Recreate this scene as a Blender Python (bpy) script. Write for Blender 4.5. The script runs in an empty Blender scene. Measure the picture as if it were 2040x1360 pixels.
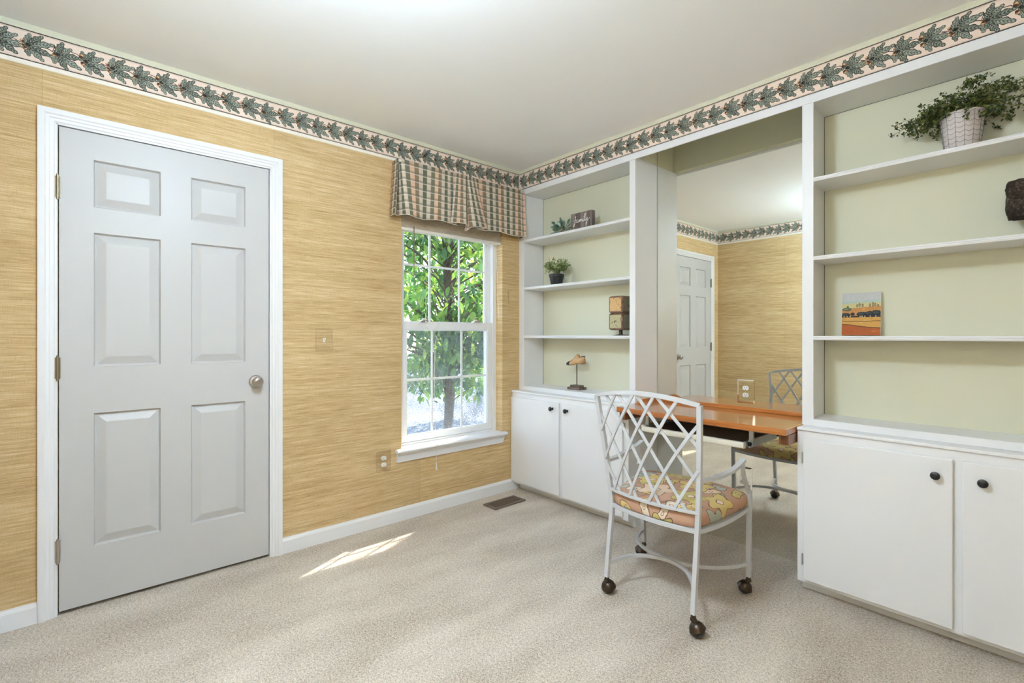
import bpy, bmesh, math, random
from mathutils import Vector, Matrix
random.seed(7)
R = math.radians
SC = bpy.context.scene
COL = SC.collection

# ------------------------------------------------------------------ camera
F_PX, HORIZON, YAW = 967.83, 667.13, R(48.576)
CAM = Vector((2.7813, -2.526, 1.176))
cam_data = bpy.data.cameras.new('camera')
cam_data.sensor_width = 36.0
cam_data.lens = 36.0 * F_PX / 2040.0
cam_data.shift_y = (HORIZON - 680.0) / 2040.0
cam_data.clip_start = 0.03
cam = bpy.data.objects.new('camera', cam_data)
cam.location = CAM
cam.rotation_euler = (R(90), 0, YAW)
COL.objects.link(cam)
SC.camera = cam

# ------------------------------------------------------------------ sky, sun, exposure
SUN_DIR = Vector((1.0, -2.2, -2.5)).normalized()      # direction in which the sunlight travels
world = bpy.data.worlds.new('world'); SC.world = world; world.use_nodes = True
wn = world.node_tree; wn.nodes.clear()
w_out = wn.nodes.new('ShaderNodeOutputWorld'); w_bg = wn.nodes.new('ShaderNodeBackground')
w_sky = wn.nodes.new('ShaderNodeTexSky'); w_sky.sky_type = 'NISHITA'; w_sky.sun_disc = False
w_sky.sun_elevation = math.asin(-SUN_DIR.z)
w_sky.sun_rotation = math.atan2(-SUN_DIR.x, -SUN_DIR.y)
w_bg.inputs['Strength'].default_value = 0.8
wn.links.new(w_sky.outputs[0], w_bg.inputs[0]); wn.links.new(w_bg.outputs[0], w_out.inputs[0])
sun_data = bpy.data.lights.new('sun', 'SUN'); sun_data.energy = 12.0; sun_data.angle = R(0.6)
sun_data.color = (1.0, 0.95, 0.87)
sun = bpy.data.objects.new('sun', sun_data)
sun.rotation_euler = SUN_DIR.to_track_quat('-Z', 'Y').to_euler(); sun.location = (-3, 6, 8)
COL.objects.link(sun)
SC.view_settings.view_transform = 'Standard'
SC.view_settings.look = 'None'
SC.view_settings.gamma = 1.0
SC.view_settings.use_curve_mapping = False
SC.view_settings.exposure = 1.18
SC.cycles.use_denoising = True
SC.cycles.max_bounces = 10
SC.cycles.diffuse_bounces = 5
SC.cycles.transparent_max_bounces = 16
SC.cycles.caustics_reflective = True
SC.cycles.caustics_refractive = False
SC.cycles.sample_clamp_indirect = 6.0

# ------------------------------------------------------------------ helpers: pixels to directions
_fw = Vector((-math.sin(YAW), math.cos(YAW), 0)); _rt = Vector((math.cos(YAW), math.sin(YAW), 0))
def hit(u, v, ax, c):
    d = _fw + _rt * ((u - 1020) / F_PX) + Vector((0, 0, (HORIZON - v) / F_PX))
    i = 'xyz'.index(ax)
    return CAM + d * ((c - CAM[i]) / d[i])

# ------------------------------------------------------------------ helpers: materials
def srgb(r, g, b):
    f = lambda c: (c / 255 / 12.92) if c / 255 <= 0.04045 else ((c / 255 + 0.055) / 1.055) ** 2.4
    return (f(r), f(g), f(b))
class NT:
    def __init__(s, name):
        s.m = bpy.data.materials.new(name); s.m.use_nodes = True
        s.t = s.m.node_tree; s.t.nodes.clear()
        s.out = s.t.nodes.new('ShaderNodeOutputMaterial')
    def n(s, kind, **kw):
        x = s.t.nodes.new('ShaderNode' + kind)
        for k, v in kw.items(): setattr(x, k, v)
        return x
    def l(s, a, b): s.t.links.new(a, b)
    def val(s, sock, v):
        if isinstance(v, bpy.types.NodeSocket): s.l(v, sock)
        else: sock.default_value = v
    def math(s, op, a, b=0.0, c=None, clamp=False):
        x = s.n('Math', operation=op); x.use_clamp = clamp
        s.val(x.inputs[0], a); s.val(x.inputs[1], b)
        if c is not None: s.val(x.inputs[2], c)
        return x.outputs[0]
    def vmul(s, vec, k):
        x = s.n('VectorMath', operation='MULTIPLY'); s.val(x.inputs[0], vec); x.inputs[1].default_value = k
        return x.outputs[0]
    def noise(s, vec, scale=1.0, detail=2.0, rough=0.5, dim='3D'):
        x = s.n('TexNoise', noise_dimensions=dim)
        if vec is not None: s.l(vec, x.inputs['Vector'])
        x.inputs['Scale'].default_value = scale; x.inputs['Detail'].default_value = detail
        x.inputs['Roughness'].default_value = rough
        return x.outputs['Fac']
    def ramp(s, fac, stops, interp='LINEAR'):
        x = s.n('ValToRGB'); x.color_ramp.interpolation = interp
        e = x.color_ramp.elements
        while len(e) < len(stops): e.new(0.5)
        for i, (p, c) in enumerate(stops):
            e[i].position = p; e[i].color = (*c, 1)
        s.val(x.inputs[0], fac)
        return x.outputs[0]
    def mix(s, fac, a, b, mode='MIX'):
        x = s.n('Mix', data_type='RGBA', blend_type=mode)
        s.val(x.inputs[0], fac)
        for sock, v in ((x.inputs[6], a), (x.inputs[7], b)):
            if isinstance(v, tuple): sock.default_value = (*v, 1)
            else: s.l(v, sock)
        return x.outputs[2]
    def coord(s, which='Object'): return s.n('TexCoord').outputs[which]
    def bump(s, h, strength=0.3, dist=0.01):
        x = s.n('Bump'); x.inputs['Strength'].default_value = strength; x.inputs['Distance'].default_value = dist
        s.l(h, x.inputs['Height']); return x.outputs[0]
    def bsdf(s, color, rough=0.5, metal=0.0, spec=0.5, normal=None, **kw):
        b = s.n('BsdfPrincipled')
        if isinstance(color, tuple): b.inputs['Base Color'].default_value = (*color, 1)
        else: s.l(color, b.inputs['Base Color'])
        s.val(b.inputs['Roughness'], rough); b.inputs['Metallic'].default_value = metal
        b.inputs['Specular IOR Level'].default_value = spec
        if normal is not None: s.l(normal, b.inputs['Normal'])
        for k, v in kw.items(): s.val(b.inputs[k.replace('_', ' ')], v)
        s.l(b.outputs[0], s.out.inputs[0])
        return b

def paint(name, color, rough=0.4, spec=0.4, bump=0.05, scale=60, var=0.03):
    t = NT(name); co = t.coord()
    n2 = t.noise(co, 3.0, 1)
    c = t.mix(n2, tuple(x * (1 - var) for x in color), tuple(min(1, x * (1 + var)) for x in color))
    t.bsdf(c, rough, 0, spec, t.bump(t.noise(co, scale, 2), bump, 0.002) if bump >= 0.1 and name != 'flat_white_ceiling_paint' else None)
    return t.m
def metal(name, color, rough=0.35, var=0.15):
    t = NT(name); n = t.noise(t.coord(), 35, 4, 0.6)
    c = t.mix(n, tuple(x * (1 - var) for x in color), tuple(min(1, x * (1 + var)) for x in color))
    t.bsdf(c, t.math('MULTIPLY_ADD', n, 0.2, rough - 0.1), 1.0, 0.5)
    return t.m

MAT = {}
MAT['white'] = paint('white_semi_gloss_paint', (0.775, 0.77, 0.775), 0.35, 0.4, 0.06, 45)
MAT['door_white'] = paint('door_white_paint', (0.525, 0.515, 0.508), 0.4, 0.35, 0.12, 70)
MAT['ceiling'] = paint('flat_white_ceiling_paint', (0.92, 0.92, 0.915), 0.95, 0.1, 0.12, 160, 0.01)
MAT['sage'] = paint('sage_green_wall_paint', (0.67, 0.65, 0.50), 0.6, 0.25, 0.06, 120)
MAT['vinyl'] = paint('white_vinyl', (0.82, 0.83, 0.84), 0.3, 0.4, 0.02, 30)
MAT['chair_white'] = paint('white_enamel_on_aluminium', (0.53, 0.535, 0.555), 0.35, 0.5, 0.05, 90, 0.05)
MAT['dark'] = paint('dark_gap', (0.015, 0.013, 0.012), 0.8, 0.1)
MAT['black_knob'] = paint('black_knob_enamel', (0.012, 0.012, 0.013), 0.35, 0.5)
MAT['outlet_white'] = paint('white_outlet_plastic', (0.82, 0.81, 0.79), 0.3, 0.5)
MAT['cream_trim'] = paint('cream_strip_paint', (0.84, 0.78, 0.68), 0.5, 0.3)
MAT['lining'] = paint('cream_lining_cloth', (0.78, 0.72, 0.62), 0.9, 0.1, 0.2, 400)
MAT['cord'] = paint('white_cord', (0.80, 0.78, 0.72), 0.8, 0.2, 0.2, 900)
MAT['nickel'] = metal('satin_nickel', (0.50, 0.46, 0.42), 0.38)
MAT['brass'] = metal('aged_brass_hinge', (0.30, 0.25, 0.17), 0.45)
MAT['bronze'] = metal('dark_bronze', (0.085, 0.065, 0.05), 0.35)
MAT['steel'] = metal('zinc_steel', (0.55, 0.58, 0.58), 0.4)
MAT['tray_dark'] = paint('dark_brown_laminate', (0.075, 0.058, 0.045), 0.45, 0.4, 0.05, 300, 0.1)
MAT['tray_cream'] = paint('cream_plastic_rail', (0.72, 0.67, 0.56), 0.35, 0.45)
MAT['vent'] = paint('brown_register_enamel', (0.16, 0.12, 0.085), 0.45, 0.4)
MAT['trunk'] = paint('tree_bark', (0.11, 0.085, 0.065), 0.9, 0.2, 0.8, 30, 0.3)
MAT['pot_black'] = paint('black_plastic_pot', (0.02, 0.02, 0.022), 0.4, 0.4)
MAT['sun_board'] = paint('white_sun_board', (0.7, 0.7, 0.68), 0.6, 0.2)

def grasscloth():
    t = NT('straw_grasscloth_wallpaper'); co = t.coord()
    fine = t.noise(t.vmul(co, (9, 9, 420)), 1.0, 3, 0.6)
    mid = t.noise(t.vmul(co, (2.2, 2.2, 95)), 1.0, 3, 0.6)
    big = t.noise(t.vmul(co, (0.9, 0.9, 9)), 1.0, 2, 0.5)
    warp = t.noise(t.vmul(co, (420, 420, 30)), 1.0, 1, 0.5)
    f = t.math('ADD', t.math('MULTIPLY', fine, 0.5), t.math('ADD', t.math('MULTIPLY', mid, 0.35), t.math('MULTIPLY', big, 0.15)))
    c = t.ramp(f, [(0.30, srgb(144, 115, 73)), (0.42, srgb(186, 156, 109)), (0.52, srgb(207, 178, 132)), (0.66, srgb(232, 209, 170))])
    sep = t.n('SeparateXYZ'); t.l(co, sep.inputs[0])
    pan = t.math('FLOOR', t.math('DIVIDE', t.math('ADD', t.math('SUBTRACT', sep.outputs[1], sep.outputs[0]), 2.653), 0.889))
    wn_ = t.n('TexWhiteNoise', noise_dimensions='1D'); t.l(pan, wn_.inputs['W'])
    k = t.math('MULTIPLY_ADD', wn_.outputs[0], 0.10, 0.95)
    seam = t.math('ABSOLUTE', t.math('SUBTRACT', t.math('FRACT', t.math('DIVIDE', t.math('ADD', t.math('SUBTRACT', sep.outputs[1], sep.outputs[0]), 2.653), 0.889)), 0.5))
    line = t.math('GREATER_THAN', seam, 0.4988)
    hsv = t.n('HueSaturation'); t.l(c, hsv.inputs['Color']); t.l(k, hsv.inputs['Value'])
    c2 = t.mix(t.math('MULTIPLY', line, 0.35), hsv.outputs[0], srgb(140, 112, 66))
    c3 = t.mix(t.math('MULTIPLY', t.math('GREATER_THAN', warp, 0.60), 0.14), c2, srgb(120, 98, 60))
    t.bsdf(c3, 0.8, 0, 0.15, t.bump(t.math('ADD', fine, t.math('MULTIPLY', warp, 0.25)), 0.5, 0.0025))
    return t.m
MAT['grass'] = grasscloth()

def carpet():
    t = NT('beige_cut_pile_carpet'); co = t.coord()
    tuft = t.noise(co, 210, 3, 0.65)
    tuft2 = t.noise(co, 90, 2, 0.6)
    lay = t.noise(t.vmul(co, (2.6, 1.0, 1)), 1.6, 3, 0.55)
    f = t.math('ADD', t.math('MULTIPLY', tuft, 0.62), t.math('ADD', t.math('MULTIPLY', tuft2, 0.26), t.math('MULTIPLY', lay, 0.24)))
    c = t.ramp(f, [(0.37, srgb(122, 107, 92)), (0.50, srgb(188, 174, 158)), (0.57, srgb(212, 199, 183)), (0.70, srgb(244, 233, 218))])
    h = t.math('ADD', tuft, t.math('MULTIPLY', tuft2, 0.6))
    t.bsdf(c, 0.95, 0, 0.05, t.bump(h, 0.9, 0.007))
    return t.m
MAT['carpet'] = carpet()

def wood(name, dark, mid, light, rough=0.16, axis=(0.5, 9, 9), spec=0.5):
    t = NT(name); co = t.coord()
    v = t.vmul(co, axis)
    w = t.noise(v, 2.4, 4, 0.6)
    st = t.noise(t.vmul(co, (axis[0] * 2, axis[1] * 9, axis[2] * 9)), 2.0, 2, 0.5)
    f = t.math('ADD', t.math('MULTIPLY', w, 0.7), t.math('MULTIPLY', st, 0.3))
    c = t.ramp(f, [(0.32, dark), (0.5, mid), (0.68, light)])
    t.bsdf(c, rough, 0, spec, t.bump(st, 0.04, 0.001), Coat_Weight=0.5, Coat_Roughness=0.08)
    return t.m
MAT['desk'] = wood('varnished_orange_pine', (0.26, 0.075, 0.018), (0.46, 0.155, 0.036), (0.58, 0.24, 0.07))
MAT['desk_end'] = wood('pine_end_grain', (0.07, 0.02, 0.008), (0.20, 0.065, 0.02), (0.36, 0.14, 0.04), 0.3, (9, 3, 0.4))
MAT['weathered'] = wood('weathered_grey_brown_board', (0.06, 0.045, 0.038), (0.17, 0.135, 0.12), (0.30, 0.25, 0.225), 0.8, (14, 14, 0.7), 0.15)
MAT['last_wood'] = wood('honey_wood', (0.20, 0.09, 0.03), (0.48, 0.27, 0.10), (0.62, 0.40, 0.19), 0.4, (4, 4, 9))
MAT['base_wood'] = wood('dull_brown_wood', (0.05, 0.033, 0.024), (0.13, 0.09, 0.068), (0.22, 0.165, 0.13), 0.6, (2, 9, 9), 0.2)

def mirror_mat():
    t = NT('silvered_mirror'); g = t.n('BsdfGlossy'); g.inputs['Roughness'].default_value = 0.0
    n = t.noise(t.coord(), 0.8, 1)
    t.l(t.mix(n, (0.86, 0.865, 0.80), (0.87, 0.875, 0.81)), g.inputs['Color']); t.l(g.outputs[0], t.out.inputs[0]); return t.m
MAT['mirror'] = mirror_mat()
def clear(name, tint=(0.97, 0.98, 0.97), refl=0.08):
    t = NT(name); tr = t.n('BsdfTransparent'); g = t.n('BsdfGlossy'); mx = t.n('MixShader')
    tr.inputs[0].default_value = (*tint, 1); g.inputs['Roughness'].default_value = 0.02
    lw = t.n('LayerWeight'); lw.inputs[0].default_value = 0.3
    t.l(t.math('MULTIPLY_ADD', lw.outputs['Fresnel'], 0.28, refl * 0.25, clamp=True), mx.inputs[0])
    t.l(tr.outputs[0], mx.inputs[1]); t.l(g.outputs[0], mx.inputs[2]); t.l(mx.outputs[0], t.out.inputs[0]); return t.m
MAT['glass'] = clear('window_glass')
MAT['acrylic'] = clear('clear_acrylic_plate', (0.995, 0.995, 0.99), 0.05)
def screen_mat():
    t = NT('insect_screen_mesh'); co = t.coord()
    tr = t.n('BsdfTransparent'); d = t.n('BsdfDiffuse'); mx = t.n('MixShader')
    d.inputs[0].default_value = (0.26, 0.29, 0.33, 1)
    n = t.noise(t.vmul(co, (1, 70, 230)), 1.0, 2, 0.6)
    n2 = t.noise(co, 5.0, 3, 0.6)
    t.l(t.math('MULTIPLY_ADD', t.math('ADD', t.math('MULTIPLY', n, 0.6), t.math('MULTIPLY', n2, 0.4)), 3.2, -1.15, clamp=True), mx.inputs[0])
    t.l(tr.outputs[0], mx.inputs[1]); t.l(d.outputs[0], mx.inputs[2]); t.l(mx.outputs[0], t.out.inputs[0]); return t.m
MAT['screen'] = screen_mat()
def vcol_mat(name, rough=0.7, noise=0.0):
    t = NT(name); a = t.n('VertexColor'); a.layer_name = 'Col'; c = a.outputs[0]
    if noise:
        c = t.mix(t.math('MULTIPLY', t.noise(t.coord(), 140, 3, 0.7), noise), c, (0.02, 0.015, 0.01), 'MIX')
    t.bsdf(c, rough, 0, 0.2); return t.m
MAT['print'] = vcol_mat('printed_ink', 0.7)
MAT['oil'] = vcol_mat('oil_paint', 0.5, 0.35)
def leaf_mat(name, c0, c1, c2, trans=0.35):
    t = NT(name); oi = t.n('ObjectInfo'); geo = t.n('NewGeometry')
    f = t.math('FRACT', t.math('ADD', oi.outputs['Random'], geo.outputs['Random Per Island']))
    c = t.ramp(f, [(0.0, c0), (0.55, c1), (1.0, c2)])
    d = t.n('BsdfPrincipled'); t.l(c, d.inputs['Base Color']); d.inputs['Roughness'].default_value = 0.4
    tl = t.n('BsdfTranslucent'); t.l(t.mix(1.0, c, (1.0, 1.25, 0.5), 'MULTIPLY'), tl.inputs[0])
    mx = t.n('MixShader'); mx.inputs[0].default_value = trans
    t.l(d.outputs[0], mx.inputs[1]); t.l(tl.outputs[0], mx.inputs[2]); t.l(mx.outputs[0], t.out.inputs[0]); return t.m
MAT['tree_leaf'] = leaf_mat('tree_leaf_green', (0.06, 0.13, 0.055), (0.14, 0.24, 0.085), (0.32, 0.39, 0.11), 0.45)
MAT['shelf_leaf'] = leaf_mat('small_leaf_green', (0.09, 0.12, 0.04), (0.22, 0.28, 0.09), (0.46, 0.52, 0.24), 0.15)
MAT['vine_leaf'] = leaf_mat('dark_vine_leaf', (0.018, 0.035, 0.010), (0.045, 0.075, 0.018), (0.20, 0.21, 0.05), 0.12)
MAT['euc_leaf'] = leaf_mat('grey_green_eucalyptus', (0.05, 0.10, 0.065), (0.20, 0.29, 0.23), (0.46, 0.54, 0.47), 0.1)
def ground_mat():
    t = NT('sunlit_grey_gravel'); co = t.coord(); n = t.noise(co, 26, 4, 0.7); n2 = t.noise(co, 0.5, 2)
    c = t.ramp(t.math('ADD', t.math('MULTIPLY', n, .7), t.math('MULTIPLY', n2, .3)), [(0.3, (0.03, 0.034, 0.04)), (0.5, (0.11, 0.12, 0.14)), (0.7, (0.30, 0.32, 0.36))])
    t.bsdf(c, 0.9, 0, 0.1, t.bump(n, 0.6, 0.03)); return t.m
MAT['ground'] = ground_mat()
def blind_mat():
    t = NT('beige_woven_blind'); co = t.coord(); n = t.noise(t.vmul(co, (60, 25, 600)), 1.0, 2)
    t.bsdf(t.ramp(n, [(0.3, srgb(190, 172, 146)), (0.7, srgb(232, 219, 198))]), 0.7, 0, 0.2); return t.m
MAT['blind'] = blind_mat()
def plaid():
    t = NT('green_pink_plaid_cotton'); uv = t.n('UVMap'); sep = t.n('SeparateXYZ'); t.l(uv.outputs[0], sep.inputs[0])
    pk, br, cr, gr, gg = srgb(222, 186, 158), srgb(134, 116, 92), srgb(208, 194, 174), srgb(92, 98, 78), srgb(112, 112, 92)
    fx = t.math('FRACT', t.math('DIVIDE', sep.outputs[0], 0.158))
    s = [(0.0, pk), (1/6, br), (2/6, cr), (3/6, gr), (4/6, cr), (5/6, gg)]
    cx = t.ramp(fx, s, 'CONSTANT')
    fy = t.math('FRACT', t.math('DIVIDE', sep.outputs[1], 0.047))
    rowmask = t.ramp(fy, [(0.0, (0, 0, 0)), (0.55, (1, 1, 1)), (0.84, (0, 0, 0))], 'CONSTANT')
    whm = t.ramp(fy, [(0.0, (0, 0, 0)), (0.42, (1, 1, 1)), (0.55, (0, 0, 0))], 'CONSTANT')
    c = t.mix(t.math('MULTIPLY', rowmask, 0.5), cx, srgb(96, 94, 80))
    c = t.mix(t.math('MULTIPLY', whm, 0.55), c, srgb(232, 216, 202))
    wv = t.noise(t.vmul(uv.outputs[0], (900, 900, 1)), 1.0, 1)
    c = t.mix(t.math('MULTIPLY', wv, 0.18), c, (0.5, 0.45, 0.38))
    t.bsdf(c, 0.9, 0, 0.1, t.bump(wv, 0.2, 0.001)); return t.m
MAT['plaid'] = plaid()
def floral():
    t = NT('tan_floral_print_cotton'); uv = t.n('UVMap')
    base = srgb(187, 148, 124)
    wob = t.n('TexNoise'); wob.inputs['Scale'].default_value = 22; wob.inputs['Detail'].default_value = 1; t.l(uv.outputs[0], wob.inputs['Vector'])
    off = t.n('VectorMath', operation='MULTIPLY_ADD'); t.l(wob.outputs['Color'], off.inputs[0]); off.inputs[1].default_value = (0.03, 0.03, 0); t.l(uv.outputs[0], off.inputs[2])
    col = base
    def flower(scale, lobes, r0, amp, seedv, ramp_stops, col, keep):
        ad = t.n('VectorMath', operation='ADD'); t.l(off.outputs[0], ad.inputs[0]); ad.inputs[1].default_value = (seedv, seedv * 1.7, 0)
        v = t.n('TexVoronoi', voronoi_dimensions='2D'); v.inputs['Scale'].default_value = scale; v.inputs['Randomness'].default_value = 0.75
        t.l(ad.outputs[0], v.inputs['Vector'])
        df = t.n('VectorMath', operation='SUBTRACT'); t.l(ad.outputs[0], df.inputs[0]); t.l(v.outputs['Position'], df.inputs[1])
        sp = t.n('SeparateXYZ'); t.l(df.outputs[0], sp.inputs[0])
        sc = t.n('SeparateColor'); t.l(v.outputs['Color'], sc.inputs[0])
        ang = t.math('ADD', t.math('ARCTAN2', sp.outputs[1], sp.outputs[0]), t.math('MULTIPLY', sc.outputs[1], 6.28))
        rad = t.math('MULTIPLY', v.outputs['Distance'], 1.0)
        thr = t.math('MULTIPLY_ADD', t.math('COSINE', t.math('MULTIPLY', ang, lobes)), amp, r0)
        inside = t.math('LESS_THAN', rad, thr)
        edge = t.math('LESS_THAN', t.math('ABSOLUTE', t.math('SUBTRACT', rad, thr)), 0.0022 * scale)
        eye = t.math('LESS_THAN', rad, r0 * 0.26)
        eyee = t.math('LESS_THAN', t.math('ABSOLUTE', t.math('SUBTRACT', rad, r0 * 0.26)), 0.0017 * scale)
        on = t.math('LESS_THAN', sc.outputs[2], keep)
        c = t.ramp(sc.outputs[0], ramp_stops, 'CONSTANT')
        streak = t.noise(t.vmul(uv.outputs[0], (90, 90, 1)), 1.0, 2)
        c = t.mix(t.math('MULTIPLY', streak, 0.35), c, srgb(214, 190, 150))
        col = t.mix(t.math('MULTIPLY', inside, on), col, c)
        col = t.mix(t.math('MULTIPLY', eye, on), col, srgb(226, 200, 178))
        col = t.mix(t.math('MULTIPLY', t.math('MAXIMUM', edge, eyee), t.math('MULTIPLY', on, 0.85)), col, srgb(84, 62, 50))
        return col
    pal = [(0.0, srgb(208, 184, 116)), (0.36, srgb(222, 208, 190)), (0.58, srgb(190, 174, 104)), (0.78, srgb(164, 178, 170)), (0.9, srgb(226, 196, 170))]
    col = flower(13.0, 3.0, 0.30, 0.06, 7.7, pal, col, 0.35)
    col = flower(9.2, 2.0, 0.29, 0.10, 3.1, pal, col, 0.85)
    col = flower(5.4, 5.0, 0.37, 0.085, 0.4, pal, col, 0.95)
    wv = t.noise(t.vmul(uv.outputs[0], (1500, 1500, 1)), 1.0, 1)
    col = t.mix(t.math('MULTIPLY', wv, 0.12), col, (0.3, 0.22, 0.18))
    t.bsdf(col, 0.9, 0, 0.1, t.bump(wv, 0.25, 0.001)); return t.m
MAT['floral'] = floral()
def cube_face(name, base):
    t = NT(name); co = t.coord(); n = t.noise(co, 45, 4, 0.7); n2 = t.noise(co, 14, 3, 0.6)
    c = t.mix(t.math('GREATER_THAN', n, 0.60), base, (0.13, 0.07, 0.04))
    c = t.mix(t.math('MULTIPLY', n2, 0.4), c, tuple(x * 0.5 for x in base)); t.bsdf(c, 0.6, 0, 0.3); return t.m
MAT['cube_tan'] = cube_face('worn_tan_paint', srgb(214, 172, 118))
MAT['cube_green'] = cube_face('worn_grey_green_paint', srgb(182, 172, 134))
MAT['cube_grey'] = cube_face('worn_grey_paint', srgb(128, 116, 92))
MAT['cube_edge'] = wood('rubbed_brown_edge', (0.05, 0.025, 0.015), (0.16, 0.085, 0.05), (0.34, 0.2, 0.12), 0.5, (9, 9, 9), 0.3)
def rock_mat():
    t = NT('rough_dark_brown_stone'); co = t.coord(); n = t.noise(co, 110, 5, 0.75); n2 = t.noise(co, 30, 3, 0.6)
    c = t.ramp(t.math('ADD', t.math('MULTIPLY', n, .7), t.math('MULTIPLY', n2, .3)), [(0.35, (0.012, 0.009, 0.007)), (0.52, (0.06, 0.045, 0.036)), (0.68, (0.2, 0.16, 0.13))])
    t.bsdf(c, 0.9, 0, 0.1, t.bump(n, 0.9, 0.006)); return t.m
MAT['rock'] = rock_mat()
def pot_mat():
    t = NT('blush_white_ceramic'); n = t.noise(t.coord(), 70, 3)
    t.bsdf(t.mix(n, (0.56, 0.50, 0.48), (0.66, 0.60, 0.585)), 0.55, 0, 0.3, t.bump(n, 0.1, 0.001)); return t.m
MAT['pot'] = pot_mat()
MAT['pot_line'] = paint('grey_groove_line', (0.22, 0.20, 0.19), 0.7, 0.1)
MAT['soil'] = paint('dark_moss', (0.02, 0.022, 0.012), 0.95, 0.05, 0.8, 60, 0.3)
MAT['white_ink'] = paint('white_lettering', (0.85, 0.84, 0.80), 0.6, 0.2)
MAT['black_shoe'] = paint('black_toe_paint', (0.02, 0.02, 0.02), 0.3, 0.5)
def fill_glow_mat(name, glow):
    t = NT(name); n = t.noise(t.coord(), 6, 3)
    e = t.n('Emission'); t.l(t.mix(n, (0.65, 0.82, 1.0), (0.68, 0.84, 1.0)), e.inputs[0]); e.inputs[1].default_value = glow
    t.l(e.outputs[0], t.out.inputs[0]); return t.m
BOWL_FILL_GLOW = 63.0; GLOBE_FILL_GLOW = 27.0  # strengths of the two added fill lights, both out of view
MAT['fill_light'] = fill_glow_mat('fill_bowl_glow', BOWL_FILL_GLOW)
MAT['globe'] = fill_glow_mat('fill_globe_glow', GLOBE_FILL_GLOW)

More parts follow.
